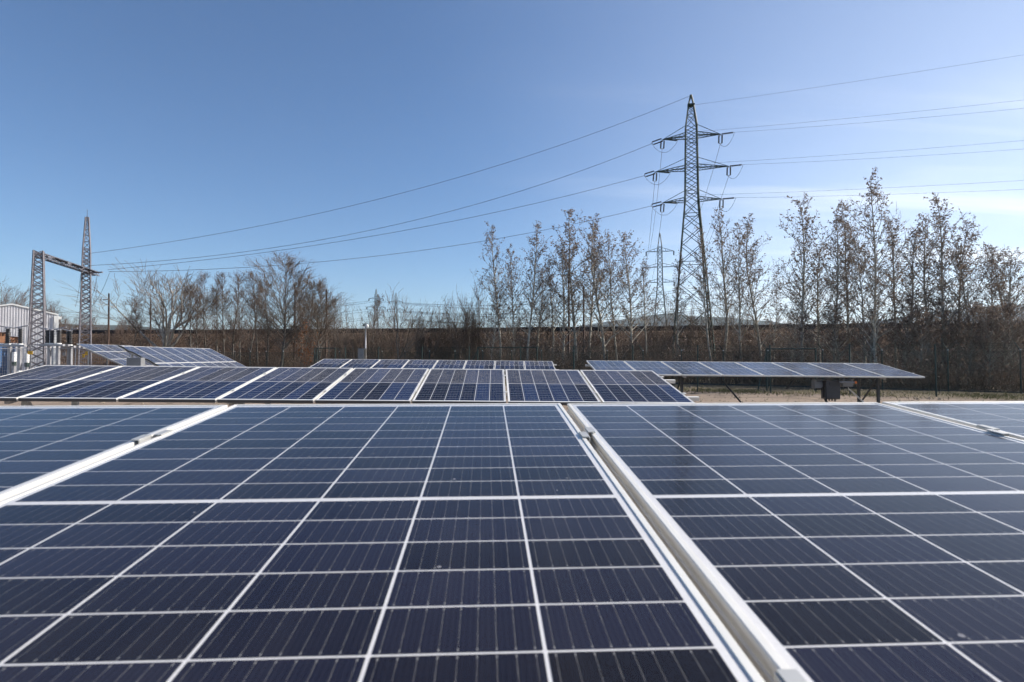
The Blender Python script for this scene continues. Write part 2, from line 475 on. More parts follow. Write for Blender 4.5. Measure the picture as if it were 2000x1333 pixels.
def bank_point(xp, o_):
    """point on the bank's front slope"""
    c = crest(xp); c2 = crest(xp + 2); tg = (c2 - c); tg /= np.linalg.norm(tg)
    n = np.array([-tg[1], tg[0], 0])
    p = c + n * o_; p[2] = np.interp(o_, [a for a, b in prof], [b for a, b in prof])
    return p
# black stone shoulder along the crest
V = []; bp_ = [(-0.55, CREST_H - 0.75), (-0.42, CREST_H - 0.12), (-0.2, CREST_H), (0.9, CREST_H + 0.0), (1.4, CREST_H - 0.7)]
for i in range(nu):
    for k, (o_, z) in enumerate(bp_):
        p = cr[i] + nrm[i] * (o_ + rng.normal(0, 0.03)); p[2] = z + rng.normal(0, 0.025)
        V.append(p)
nb = len(bp_)
Q = [(i * nb + k, (i + 1) * nb + k, (i + 1) * nb + k + 1, i * nb + k + 1) for i in range(nu - 1) for k in range(nb - 1)]
tag(inst('ballast_path', mesh_np('ballast_path', V, Q, [M['ballast']])), kind='structure')

# far hills: ridges with real distance
def ridge(name, pts, Y, depth=900):
    xs_ = np.linspace(pts[0][0], pts[-1][0], 90)
    ys_ = np.interp(xs_, [p[0] for p in pts], [p[1] for p in pts])
    rr = np.random.default_rng(int(Y))
    wob = np.convolve(rr.normal(0, 1.6, 90), np.ones(5) / 5, 'same')
    V = []
    for x, y, wv in zip(xs_, ys_, wob):
        p = at(x, y + wv, Y)
        V += [(p.x, Y - depth * 0.6, -2), (p.x, Y - depth * 0.3, p.z * 0.55), (p.x, Y, max(p.z, 0)), (p.x * 1.05, Y + depth, -5)]
    Q = [(i * 4 + k, (i + 1) * 4 + k, (i + 1) * 4 + k + 1, i * 4 + k + 1) for i in range(89) for k in range(3)]
    tag(inst(name, mesh_np(name, V, Q, [M['hill']], smooth=True)), kind='structure')
ridge('hills', [(900, 690), (1000, 648), (1120, 640), (1240, 620), (1300, 612), (1350, 618), (1420, 620), (1500, 628), (1600, 640), (1720, 625), (1850, 606), (1960, 596), (2100, 590), (2400, 640), (2600, 690)], 5200)
ridge('hills', [(-300, 690), (0, 640), (120, 634), (250, 636), (380, 648), (600, 660), (900, 690)], 4200)

# ------------------------------------------------------------------ solar panels
PW, PL, PITCH = 1.038, 1.755, 1.06
LIP, MARG = 0.011, 0.021
CW, RP, HG = 0.166, 0.0835, 0.006
def frame_mesh():
    prof_ = [(0.011, -0.0010), (0.010, 0.0), (0.0012, 0.0), (0, -0.0012), (0, -0.009), (0.003, -0.0105), (0.003, -0.0205), (0, -0.022),
             (0, -0.035), (0.022, -0.035), (0.022, -0.033), (0.005, -0.033), (0.005, -0.0065), (0.011, -0.0065)]
    b = MB(); vs = []
    for d, z in prof_:
        vs += [(d, d, z), (PW - d, d, z), (PW - d, PL - d, z), (d, PL - d, z)]
    n = len(prof_); fs = []
    for i in range(n):
        j = (i + 1) % n
        for k in range(4):
            fs.append((i * 4 + k, i * 4 + (k + 1) % 4, j * 4 + (k + 1) % 4, j * 4 + k))
    b.add(vs, fs)
    return b.mesh('frame', M['alu'])
FRAME = frame_mesh()
def sheet(name, inset, z, mat):
    b = MB(); i = inset
    b.quad((i, i, z), (PW - i, i, z), (PW - i, PL - i, z), (i, PL - i, z))
    return b.mesh(name, mat)
BACK = sheet('backsheet', 0.0035, -0.0024, M['back'])
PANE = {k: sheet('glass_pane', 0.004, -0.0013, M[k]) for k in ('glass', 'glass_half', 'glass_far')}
def cells_mesh(name, mat, n, gu, gv):
    """n half cells in a column, each with its own edges; UV runs over each cell"""
    b = MB(); uvs = []
    for k in range(n):
        x0, x1, y0, y1 = gu / 2, CW - gu / 2, k * RP + gv / 2, (k + 1) * RP - gv / 2
        c = 0.0012
        b.add([(x0 + c, y0, 0), (x1 - c, y0, 0), (x1, y0 + c, 0), (x1, y1 - c, 0), (x1 - c, y1, 0), (x0 + c, y1, 0), (x0, y1 - c, 0), (x0, y0 + c, 0)], [tuple(range(8))])
    me = b.mesh(name, mat)
    uvl = me.uv_layers.new(name='UVMap')
    for lp in me.loops:
        v = me.vertices[lp.vertex_index].co
        k = min(n - 1, int(v.y / RP))
        uvl.data[lp.index].uv = ((v.x) / CW, (v.y - k * RP) / RP)
    return me
CELL = cells_mesh('cell', M['cell'], 1, 0.0040, 0.0032)
STRING = cells_mesh('cell_string', M['poly'], 10, 0.0055, 0.0032)
ZC = -0.0021
MID = PL / 2
def panel(mat4, kind, label, group, pane='glass', land=False):
    root = empty('solar_panel')
    root.matrix_world = mat4
    tag(root, label, 'solar panel', group)
    inst('frame', FRAME, root); inst('backsheet', BACK, root); inst('glass_pane', PANE[pane], root)
    if kind == 'mono':
        for i in range(6):
            for k in range(20):
                y = MID - HG - (k + 1) * RP if k < 10 else MID + HG + (k - 10) * RP
                inst('cell', CELL, root, (MARG + i * CW, y, ZC))
    else:
        for i in range(6):
            for y in (MID - HG - 10 * RP, MID + HG):
                inst('cell_string', STRING, root, (MARG + i * CW, y, ZC))
    return root
def row_frame(X, Y, Z, yaw, roll, tilt):
    yaw, roll, tilt = R(yaw), R(roll), R(tilt)
    ud = Vector((math.cos(roll) * math.cos(yaw), math.cos(roll) * math.sin(yaw), math.sin(roll)))
    vd0 = Vector((-math.sin(yaw), math.cos(yaw), 0)); n0 = ud.cross(vd0)
    vd = vd0 * math.cos(tilt) + n0 * math.sin(tilt); n = ud.cross(vd).normalized(); vd = n.cross(ud)
    m = Matrix((ud, vd, n)).transposed().to_4x4()
    m.translation = Vector((X, Y, Z + HC))
    return m
def place(m, u, v, dz=0.0, rot=0.0):
    return m @ Matrix.Translation((u, v, dz)) @ Matrix.Rotation(rot, 4, 'Z')

ROW1 = row_frame(-0.797, 0.051, -0.323, 2.70, 0.0, 5.22)
ROW2 = row_frame(-1.103, 6.257, -0.527, 1.70, -0.57, 10.13)
ROW3 = row_frame(2.163, 14.144, -0.521, 2.73, -0.60, 10.29)
ROW4 = row_frame(-6.96, 19.227, -0.524, 0.38, -0.58, 10.2)
ROWB = row_frame(-16.573, 26.113, -0.464, 91.86, -0.38, 26.93)
ROWA = row_frame(-27.2, 35.3, 0.593, 105.0, 0.0, 27.6)

for i, lab in zip((-1, 0, 1, 2), ('close solar panel in the front row, leftmost, cut off by the left edge',
                                  'large close dark solar panel in the middle of the front row',
                                  'close solar panel in the front row just right of the wide gap',
                                  'close solar panel at the far right end of the front row')):
    panel(place(ROW1, i * PITCH, 0, random.Random(i).uniform(-.001, .001)), 'mono', lab, 'big panels of the front row')
for k in range(8):
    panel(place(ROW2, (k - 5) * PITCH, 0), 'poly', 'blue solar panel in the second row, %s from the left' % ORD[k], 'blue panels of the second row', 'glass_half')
for k in range(8):
    panel(place(ROW3, k * PITCH, 0), 'poly', 'solar panel on the raised table before the right trees, %s from the left' % ORD[k], 'panels of the raised table on the right', 'glass_far')
for k in range(8):
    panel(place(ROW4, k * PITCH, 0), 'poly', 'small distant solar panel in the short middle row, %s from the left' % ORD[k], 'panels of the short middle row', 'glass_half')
for tier in range(2):
    for k in range(8):
        panel(place(ROWB, k * PITCH, -tier * (PL + 0.02)), 'poly', 'steep solar panel on the nearer left table, %s row, %s from its open end' % (('upper', 'lower')[tier], ORD[k]), 'panels of the nearer steep left table', 'glass_far')
for tier in range(4):
    for k in range(5):
        panel(place(ROWA, (k + 1) * (PL + 0.02), -(tier + 1) * 1.055, 0, R(90)), 'poly', 'steep solar panel on the farther left table, %s row down, %s from its open end' % (ORD[tier], ORD[k]), 'panels of the farther steep left table', 'glass_far')

def clamp_mesh():
    b = MB()
    b.box((0, 0, 0.004), (0.045, 0.05, 0.004)); b.box((0, 0, -0.012), (0.004, 0.05, 0.03)); b.tube([(0, 0, 0.006), (0, 0, 0.012)], 0.007, 8)
    return b.mesh('clamp', M['alu'])
CLAMP = clamp_mesh()
def zclamp_mesh(sgn):
    """end clamp: lip over the frame, wall down its side, foot on the rail"""
    b = MB()
    b.box((-sgn * 0.003, 0, 0.002), (0.018, 0.05, 0.003)); b.box((sgn * 0.0065, 0, -0.017), (0.003, 0.05, 0.036))
    return b.mesh('clamp', M['alu_dull'])
ZCL = {s: zclamp_mesh(s) for s in (-1, 1)}

def rack(m, name, u0, u1, v0, v1, legs, label, group='racks under the solar panels', mat='alu_dull', clamps=None, front=None):
    root = empty(name); root.matrix_world = m
    tag(root, label, 'mounting rack', group)
    inv = m.inverted()
    for v in (v0, v1):
        b = MB(); b.box(((u0 + u1) / 2, v, -0.06), (u1 - u0, 0.045, 0.045)); b.build('rail', M['alu'], root)
    for u in legs:
        b = MB(); b.bar((u, v0 - 0.15, -0.115), (u, v1 + 0.15, -0.115), 0.06, 0.06); b.build('rafter', M['galv'], root)
        for v in ((v0 + v1) / 2 - 0.35, (v0 + v1) / 2 + 0.45) if v1 - v0 < 2.2 else (v0 + 0.2, v1 - 0.2):
            p = m @ Vector((u, v, -0.15)); q = Vector((p.x, p.y, -0.05))
            b = MB(); b.bar(inv @ p, inv @ q, 0.065, 0.05); b.build('leg', M[mat], root)
        p = m @ Vector((u, v0 + 0.1, -0.15)); q = m @ Vector((u, (v0 + v1) / 2 + 0.45, -0.15)); q.z = 0.45
        b = MB(); b.bar(inv @ p, inv @ q, 0.03, 0.03); b.build('brace', M[mat], root)
    return root
r1 = rack(ROW1, 'mounting_rack', -1.05, 3.2, 0.36, 1.33, (-0.6, 1.0, 2.6), 'aluminium rack with rails showing in the gaps of the front row')
for gap in (-1, 0, 1, 2):
    u = gap * PITCH + 1.049
    if gap == 2: continue
    for v in (0.36, 1.33):
        for s in (-1, 1):
            # each panel edge has its own Z clamp over the rail
            inst('clamp', ZCL[-s], r1, (u + s * 0.011 + (-s) * 0.002, v + s * 0.025, 0.0015))
def small_clamps(r, n0, n1, dv=(0.42, 1.33)):
    for k in range(n0, n1):
        for v in dv: inst('clamp', CLAMP, r, (k * PITCH - 0.011, v, 0.0))
r2 = rack(ROW2, 'mounting_rack', -5.45, 3.35, 0.42, 1.33, (-4.6, -2.1, 0.4, 2.7), 'rack of the second row with short rail ends at its right end')
small_clamps(r2, -5, 4)
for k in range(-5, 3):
    b = MB(); b.box((k * PITCH + PW / 2, -0.0035, -0.021), (PW - 0.004, 0.003, 0.032)); b.build('shade_strip', M['edge'], r2)  # added dark strips paint the shade of the frames' near faces
r3 = rack(ROW3, 'mounting_rack', -0.1, 8.6, 0.42, 1.33, (0.5, 2.3, 7.6), 'rack under the raised table on the right with dark legs', mat='dark_steel')
small_clamps(r3, 0, 9)
r4 = rack(ROW4, 'mounting_rack', -0.1, 8.6, 0.42, 1.33, (0.6, 4.2, 7.8), 'rack under the short middle row of panels')
small_clamps(r4, 0, 9)
rb = rack(ROWB, 'mounting_rack', -0.1, 8.6, -1.4, 1.4, (0.3, 2.9, 5.5, 8.1), 'rack of the nearer steep left table')
ra = rack(ROWA, 'mounting_rack', -0.1, 9.0, -3.6, -0.5, (0.3, 3.1, 5.9, 8.6), 'rack of the farther steep left table')

# extra braces under the raised table
for (xa, ya, xb, yb, wd, mt) in ((1411, 744, 1447, 786, 0.04, 'dark_steel'), (1552, 741, 1536, 760, 0.035, 'dark_steel'), (1655, 757, 1688, 787, 0.035, 'alu')):
    b = MB(); i3 = ROW3.inverted(); b.bar(i3 @ at(xa, ya, 15.1), i3 @ at(xb, yb, 15.0), wd); b.build('brace', M[mt], r3)

# inverter boxes hanging under the raised table
def enclosure(name, x0, x1, y0, y1, Y, dep, mat, label, cat='electrical box', detail=True):
    a, c = at(x0, y0, Y), at(x1, y1, Y)
    wd, ht = c.x - a.x, a.z - c.z
    root = empty(name, ((a.x + c.x) / 2, Y + dep / 2, c.z)); tag(root, label, cat)
    b = MB(); b.box((0, 0, ht / 2), (wd, dep, ht)); body = b.build('body', M[mat], root)
    bv = body.modifiers.new('bevel', 'BEVEL'); bv.width = min(0.02, dep * .1); bv.segments = 2
    if detail:
        b = MB(); b.box((0, -dep / 2 - 0.006, ht * 0.36), (wd * 0.9, 0.014, ht * 0.6)); b.build('cover', M[mat], root)
        b = MB(); b.box((0, -dep / 2 - 0.008, ht * 0.84), (wd * 0.5, 0.012, ht * 0.14)); b.build('display', M['dark_box'], root)
        for s in (-.3, -.1, .1, .3):
            b = MB(); b.tube([(wd * s, 0, 0.0), (wd * s, 0, -0.05)], 0.018, 8); b.build('cable_gland', M['dark_steel'], root)
    return root
enclosure('inverter', 1613, 1642, 744, 780, 14.6, 0.25, 'dark_box', 'charcoal inverter box hanging under the raised table on the right', 'inverter')
enclosure('junction_box', 1590, 1611, 742, 759, 14.75, 0.15, 'grey_box', 'pale grey junction box beside the inverter, left of it', 'junction box')
enclosure('junction_box', 1645, 1667, 741, 756, 14.75, 0.15, 'grey_box', 'pale grey junction box right of the inverter, behind the orange tipped switch', 'junction box')
b = MB(); p, q = at(1640, 747, 14.5), at(1669, 747.5, 14.5); b.tube([p, q], 0.022, 8); sw = b.build('isolator_switch', M['grey_box'])
tag(sw, 'grey rod switch with orange tip beside the hanging inverter', 'switch')
b = MB(); b.tube([q, q + Vector((0.05, 0, 0))], 0.03, 8); tip = b.build('orange_tip', M['orange'], sw)
b = MB(); b.tube([at(1608, 756, 14.7), at(1609, 772, 14.7), at(1613, 783, 14.75), at(1618, 790, 14.8)], 0.03, 6); tag(b.build('cable_bundle', M['dark_steel'], smooth=True), 'black cable bundle dropping from the hanging inverter', 'cable')
# box at the open end of the nearer steep table and the black cable down its edge
enclosure('combiner_box', 247, 275, 699, 716, 25.2, 0.3, 'grey_box', 'dark grey combiner box at the foot of the steep left table', 'electrical box', False)
b = MB(); i0 = ROWB
pts = [i0 @ Vector((-0.05, v, 0.03 + 0.02 * math.sin(v * 9))) for v in np.linspace(1.75, -1.6, 14)]
b.tube(pts, 0.035, 6); tag(b.build('cable_conduit', M['dark_steel'], smooth=True), 'black cable running down the open edge of the steep left table', 'cable')

# ------------------------------------------------------------------ fences
def fence(name, line, step, H_, arms, label, mat='green_steel', mesh_pitch=0.1, wire_w=0.004, rail=True, toprail=False, kind='diamond', post_r=0.03, arm_dir=1):
    root = empty(name, (line[0][0], line[0][1], 0)); tag(root, label, 'fence')
    off = Vector((line[0][0], line[0][1], 0))
    pts = [Vector((x, y, 0)) - off for x, y in line]
    rngf = random.Random(len(pts) + int(step * 10))
    dvec = None
    pm = MB(); pm.tube([(0, 0, -0.1), (0, 0, H_)], post_r, 8); PM = pm.mesh('post', M[mat])
    segs = []
    for a, c in zip(pts, pts[1:]):
        d = c - a; L = d.length; d.normalize(); nn = Vector((-d.y, d.x, 0))
        n = max(1, round(L / step))
        for k in range(n + (1 if c is pts[-1] else 0)):
            p = a + d * (L * k / n)
            o = inst('post', PM, root, p + Vector((0, 0, rngf.uniform(-.02, .02))))
            o.rotation_euler = (rngf.uniform(-.012, .012), rngf.uniform(-.012, .012), 0)
            if arms:
                b = MB(); b.tube([(0, 0, H_ - 0.02), d * (0.22 * arm_dir) + nn * 0.12 + Vector((0, 0, H_ + 0.36))], post_r * 0.8, 6)
                b.build('arm', M[mat], o)
                b = MB(); b.box((0, 0, H_ + 0.01), (post_r * 2.4, post_r * 2.4, 0.04)); b.build('cap', M['white'], o)
        segs.append((a, d, L))
        if rail:
            b = MB(); b.bar(a + Vector((0, 0, 0.06)), a + d * L + Vector((0, 0, 0.06)), 0.05, 0.06); b.build('bottom_rail', M['dark_steel'], root)
        if toprail:
            b = MB(); b.bar(a + Vector((0, 0, H_ - .03)), a + d * L + Vector((0, 0, H_ - .03)), 0.045); b.build('top_rail', M[mat], root)
    S = []
    H0, H1 = 0.08, H_ - 0.06
    wires = []
    for a, d, L in segs:
        hh = H1 - H0
        if kind == 'diamond':
            for s in (1, -1):
                x = -hh
                while x < L + hh:
                    xa, xb = x, x + hh * s
                    za, zb = H0, H1
                    # clip to the bay
                    def cl(xv): return min(max(xv, 0), L)
                    ca, cb = cl(xa), cl(xb)
                    if abs(xb - xa) > 1e-6 and ca != cb:
                        za2 = za + (ca - xa) / (xb - xa) * (zb - za); zb2 = za + (cb - xa) / (xb - xa) * (zb - za)
                        p, q = a + d * ca, a + d * cb
                        S.append((p.x, p.y, za2, q.x, q.y, zb2, wire_w, wire_w))
                    x += mesh_pitch
        else:
            x = 0
            while x < L:
                p = a + d * x; S.append((p.x, p.y, H0, p.x, p.y, H1, wire_w, wire_w)); x += mesh_pitch
            z = H0
            while z <= H1:
                q = a + d * L; S.append((a.x, a.y, z, q.x, q.y, z, wire_w, wire_w)); z += 0.2
        for z in (0.35, 1.05, H_ - 0.08) + ((H_ + 0.12, H_ + 0.3) if arms else ()):
            nn = Vector((-d.y, d.x, 0)); sh = nn * (0.1 * max(0, z - H_) / 0.3) + d * (0.18 * arm_dir * max(0, z - H_) / 0.3)
            p, q = a + sh, a + d * L + sh
            wires.append((p.x, p.y, z, q.x, q.y, z, 0.005, 0.005))
    V, Q = tubes_np(S, 3)
    tag(inst('wire_mesh', mesh_np('wire_mesh', V, Q, [M[mat]]), root), kind='stuff')
    V, Q = tubes_np(wires, 3)
    tag(inst('tension_wires', mesh_np('tension_wires', V, Q, [M[mat]]), root), kind='stuff')
    return root
def pxy(x, Y): return ((x - 1000) / F * Y, Y)
def lineX(xp): # rear fence
    k = (xp - 1000) / F
    Y = (27.4 + 0.6 * 22.2) / (1 + 0.6 * k); return (k * Y, Y)
fence('perimeter_fence', [lineX(2150), lineX(1500), lineX(1000), lineX(430)], 2.5, 2.05, True,
      'dark green chain link fence with bent arms along the foot of the bank')
fy = [(26.0, 22.0), (18.5, 24.7), (9.17, 28.0), (0.5, 32.3), (-8.7, 36.9), (-13.8, 39.5)]
fence('inner_fence', fy, 3.3, 2.3, False, 'dark green inner fence with straight posts and a low dark rail', wire_w=0.003, mesh_pitch=0.14, rail=False, post_r=0.035)
# braced frames standing on the inner fence line
def brace_frame(x0, x1, Y0, Y1, ytop, label):
    a, c = on_ground(x0, Y0), on_ground(x1, Y1)
    root = empty('gate_frame', a); tag(root, label, 'gate frame')
    h = at(x0, ytop, Y0).z
    d = c - a
    for p in (Vector((0, 0, 0)), d):
        b = MB(); b.tube([p + Vector((0, 0, -.05)), p + Vector((0, 0, h))], 0.045, 8); b.build('post', M['green_steel'], root)
    b = MB(); b.tube([Vector((0, 0, h - .02)), d + Vector((0, 0, h - .02))], 0.035, 8); b.build('top_bar', M['green_steel'], root)
    b = MB(); b.tube([Vector((0, 0, h * .9)) , d * -0.25 + Vector((0, -.3, 0))], 0.03, 6); b.build('brace', M['green_steel'], root)
brace_frame(933, 1049, 38.5, 37.6, 679, 'dark green gate frame in the fence left of the pylon')
brace_frame(1497, 1593, 28.2, 27.4, 681, 'dark green gate frame in the fence behind the raised table')
brace_frame(619, 655, 41.5, 41.0, 680, 'dark green braced corner frame behind the short middle row')
fence('mesh_fence', [pxy(-60, 38), pxy(60, 40), pxy(232, 41)], 2.4, 2.25, False, 'grey welded mesh fence around the switchyard on the left', 'galv', 0.12, 0.006, True, True, 'grid')

# ------------------------------------------------------------------ lattice masts
def lattice_shaft(b, sec, wl, wb, jmax=0.9, style='x'):
    """sec: (z, half) pairs; returns leg polylines; adds bracing to b"""
    legs = [[Vector((sx * h, sy * h, z)) for z, h in sec] for sx, sy in ((-1, -1), (1, -1), (1, 1), (-1, 1))]
    for i in range(len(sec) - 1):
        for k in range(4):
            a0, a1 = legs[k][i], legs[k][i + 1]; c0, c1 = legs[(k + 1) % 4][i], legs[(k + 1) % 4][i + 1]
            if style == 'x':
                b.bar(a0, c1, wb); b.bar(c0, a1, wb)
            else:
                (b.bar(a0, c1, wb) if (i + k) % 2 else b.bar(c0, a1, wb))
            if style == 'h' or i % 3 == 0: b.bar(a1, c1, wb)
    return legs
def levels(z0, h0, z1, h1, ratio=1.0):
    out = [(z0, h0)]; z = z0
    while True:
        t = (z - z0) / (z1 - z0); h = h0 + (h1 - h0) * t
        z += 2 * h * ratio
        if z > z1 - h * 0.6: break
        out.append((z, h0 + (h1 - h0) * (z - z0) / (z1 - z0)))
    out.append((z1, h1))
    return out
def insulator(root, a, c, double=False, r=0.085):
    a, c = Vector(a), Vector(c); d = (c - a); L = d.length; d.normalize()
    side = d.cross(Vector((0, 1, 0.01))).normalized() * (0.16 if double else 0)
    for s in ((-1, 1) if double else (0,)):
        b = MB(); pts = []; rs = []
        n = 11
        for k in range(n):
            t0, t1 = k / n, (k + 0.6) / n
            for t, rr in ((t0, r * 0.45), (t0 + 0.01, r), (t1, r * 0.9), (t1 + 0.01, r * 0.45)):
                pts.append(a + d * L * (0.08 + 0.84 * t) + side * s); rs.append(rr)
        b.tube(pts, rs, 7); b.build('insulator', M['insul'], root)
    for t0, t1, tc_ in ((0.0, 0.07, 0.06), (0.93, 1.0, 0.94)):
        b = MB(); b.bar(a + d * L * t0, a + d * L * t1, 0.05)
        if double: b.bar(a + d * L * tc_ - side, a + d * L * tc_ + side, 0.05)
        b.build('fitting', M['galv'], root)
def wire(label, a, c, sag, r=0.02, n=28, group='overhead power lines', name='power_line'):
    a, c = Vector(a), Vector(c)
    b = MB(); pts = []
    for i in range(n + 1):
        t = i / n; p = a.lerp(c, t); p.z -= sag * 4 * t * (1 - t); pts.append(p - a)
    b.tube(pts, r, 4)
    return tag(b.build(name, M['wire'], loc=a), label, 'power line', group)

PY = 60.0
pbase = on_ground(1353, PY)
ROT = R(-15)
pyl = empty('pylon', pbase, ROT); tag(pyl, 'tall green lattice pylon with three pairs of crossarms behind the trees', 'pylon', 'lattice pylons')
pinv = (Matrix.Translation(pbase) @ Matrix.Rotation(ROT, 4, 'Z')).inverted()
pm = Matrix.Translation(pbase) @ Matrix.Rotation(ROT, 4, 'Z')
def hz(y, Y=PY): return at(1350, y, Y).z
zl, zm, zu, zp, zt = hz(393), hz(331), hz(268), hz(206), hz(186)
low = levels(0, 2.2, zl, 0.68, 0.8)
shaft = levels(zl, 0.68, hz(247), 0.57, 0.72)
peak = levels(hz(247), 0.57, zp, 0.26, 1.0) + [(zt, 0.05)]
legs_all = None
for nm, sec, wb in (('lower_bracing', low, 0.058), ('shaft_bracing', shaft, 0.055), ('peak_bracing', peak, 0.045)):
    b = MB(); lg = lattice_shaft(b, sec, 0.1, wb)
    tag(b.build(nm, M['pylon'], pyl), kind='stuff')
    legs_all = lg if legs_all is None else [x + y[1:] for x, y in zip(legs_all, lg)]
for lg in legs_all:
    b = MB()
    for i in range(len(lg) - 1):
        wd = 0.13 - 0.03 * (lg[i].z / zt)
        b.bar(lg[i], lg[i + 1], wd)
    b.build('leg', M['pylon'], pyl)
b = MB(); b.box((0, 0, zp), (0.75, 0.75, 0.12)); b.build('platform', M['pylon'], pyl)
for k in (-1, 1):
    for j in (-1, 1):
        b = MB(); b.box((k * 2.35, j * 2.35, 0.15), (0.7, 0.7, 0.5)); b.build('footing', M['concrete'], pyl)
tips = {}
for lev, (z, reach) in {'lower': (zl, 3.0), 'middle': (zm, 3.75), 'upper': (zu, 2.95)}.items():
    for s in (-1, 1):
        b = MB(); hs = 0.6
        tip = Vector((s * reach, 0, z))
        roots = [Vector((s * hs, -hs, z)), Vector((s * hs, hs, z))]
        top = [Vector((s * hs, -hs, z + 0.32)), Vector((s * hs, hs, z + 0.32))]
        tie = [Vector((s * hs, -hs, z + 1.05)), Vector((s * hs, hs, z + 1.05))]
        for p in roots + top: b.bar(p, tip, 0.065)
        for p in tie[:1]: b.bar(p, tip, 0.045)
        for k in range(1, 6):
            t, t2 = k / 6, (k - 1) / 6
            p0, p1 = roots[0].lerp(tip, t), roots[1].lerp(tip, t)
            q0, q1 = top[0].lerp(tip, t), top[1].lerp(tip, t)
            b.bar(roots[0].lerp(tip, t2) if k % 2 else top[0].lerp(tip, t2), q0 if k % 2 else p0, 0.04)
            b.bar(roots[1].lerp(tip, t2) if k % 2 else top[1].lerp(tip, t2), q1 if k % 2 else p1, 0.04)
            b.bar(p0, p1, 0.04)
        b.build('crossarm', M['pylon'], pyl)
        insulator(pyl, tip + Vector((0, 0, -0.05)), tip + Vector((s * 0.02 - 0.05, 0, -1.05)), True)
        tips[lev, s] = tip
gz = 8.0 + HC
G1, G2 = on_ground(72, 45.0), on_ground(166, 53.6)
# earth wire and three conductors from the pylon to the switchyard gantry
left_tgt = {'upper': at(176, 519, 53.3), 'middle': at(211, 527, 53.0), 'lower': at(213, 531, 52.6)}
jump = []
for lev, sag in (('upper', 2.6), ('middle', 1.3), ('lower', 1.7)):
    tipw = pm @ tips[lev, -1]
    d = (left_tgt[lev] - tipw).normalized()
    d.z -= 0.13
    endp = tipw + d.normalized() * 1.35
    insulator(pyl, pinv @ tipw, pinv @ endp, True, 0.075)
    wire('conductor from the %s left crossarm of the pylon to the gantry' % lev, endp, left_tgt[lev], sag, 0.018, 40)
    # string pulling inwards towards the next pylon
    a = tips[lev, -1] + Vector((0.35, 0.25, 0.1)); insulator(pyl, a, a + Vector((1.25, 0.75, 0.02)), False, 0.1)
    # jumper loop
    bj = MB(); c0 = pinv @ endp; c2 = a + Vector((1.25, 0.75, 0.02))
    bj.tube([c0.lerp(c2, t) + Vector((0, 0, -1.15 * 4 * t * (1 - t))) for t in np.linspace(0, 1, 12)], 0.016, 4); bj.build('jumper_loop', M['wire'], pyl)
rdir = Vector((0.871, -0.49, 0))
for lev in ('upper', 'middle', 'lower'):
    tipw = pm @ tips[lev, 1]
    endp = tipw + (rdir + Vector((0, 0, -0.04))).normalized() * 1.4
    insulator(pyl, pinv @ tipw, pinv @ endp, False, 0.1)
    wire('nearer conductor leaving the %s right crossarm towards the right' % lev, endp, endp + rdir * 150, 4.6, 0.0095, 60)
    st = pm @ Vector((0.6, 0.62, tips[lev, 1].z + 0.75))
    wire('farther conductor leaving the %s crossarm level towards the right' % lev, st, st + rdir * 150 + Vector((0, 3, 0)), 3.9, 0.0095, 60)
    bj = MB(); c0 = pinv @ endp; c2 = tips[lev, 1] + Vector((-0.05, 0, -1.05))
    bj.tube([c0.lerp(c2, t) + Vector((0, 0, -0.75 * 4 * t * (1 - t))) for t in np.linspace(0, 1, 12)], 0.016, 4); bj.build('jumper_loop', M['wire'], pyl)
top = pm @ Vector((0, 0, zt - 0.05))
wire('earth wire from the pylon tip to the gantry mast', top, at(177, 495, 53.5), 2.2, 0.017, 44)
sp_ = pm @ Vector((0.3, 0, zp))
wire('earth wire leaving the pylon head towards the right', sp_, sp_ + rdir * 150 + Vector((0, 0, 1)), 3.0, 0.010, 60)

def small_pylon(x, ytop, Y, label, reach=(2.95, 3.75, 3.0), rot=0.0, hgt=30.0):
    base = on_ground(x, Y); zt_ = at(x, ytop, Y).z
    root = empty('pylon', base, rot); tag(root, label, 'pylon', 'lattice pylons')
    k = zt_ / 31.0
    low_ = levels(0, 2.2 * k, zt_ * .60, 0.62 * k, 1.0); sh_ = levels(zt_ * .60, 0.62 * k, zt_ * .9, 0.45 * k, 1.0) + [(zt_, 0.05)]
    b = MB(); l1 = lattice_shaft(b, low_, .1, .07); l2 = lattice_shaft(b, sh_, .1, .06)
    tag(b.build('bracing', M['pylon_far'], root), kind='stuff')
    for p, q in zip(l1, l2):
        b = MB(); lg = p + q[1:]
        for i in range(len(lg) - 1): b.bar(lg[i], lg[i + 1], 0.11 + Y * 0.00018)
        b.build('leg', M['pylon_far'], root)
    out = {}
    for lev, (fz, rc) in {'lower': (.615, reach[2]), 'middle': (.735, reach[1]), 'upper': (.857, reach[0])}.items():
        for s in (-1, 1):
            b = MB(); tp = Vector((s * rc * k * 1.1, 0, zt_ * fz))
            for q in (Vector((s * .5, -.5, zt_ * fz)), Vector((s * .5, .5, zt_ * fz)), Vector((s * .5, 0, zt_ * fz + .9))): b.bar(q, tp, 0.06 + Y * 0.0002)
            for t in (.3, .6): b.bar(Vector((s * .5, -.5, zt_ * fz)).lerp(tp, t), Vector((s * .5, 0, zt_ * fz + .9)).lerp(tp, t), .07)
            b.build('crossarm', M['pylon_far'], root)
            bi = MB(); bi.tube([tp, tp + Vector((0, 0, -1.0))], 0.12 + Y * 0.0003, 6); bi.build('insulator', M['insul'], root)
            out[lev, s] = Matrix.Translation(base) @ Matrix.Rotation(rot, 4, 'Z') @ (tp + Vector((0, 0, -1.0)))
    out['top'] = base + Vector((0, 0, zt_))
    return out
p2 = small_pylon(1290, 456, 136, 'second lattice pylon showing smaller just left of the tall one', rot=R(-12))
p3 = small_pylon(734, 565, 260, 'small far lattice pylon above the bank behind the camera mast')
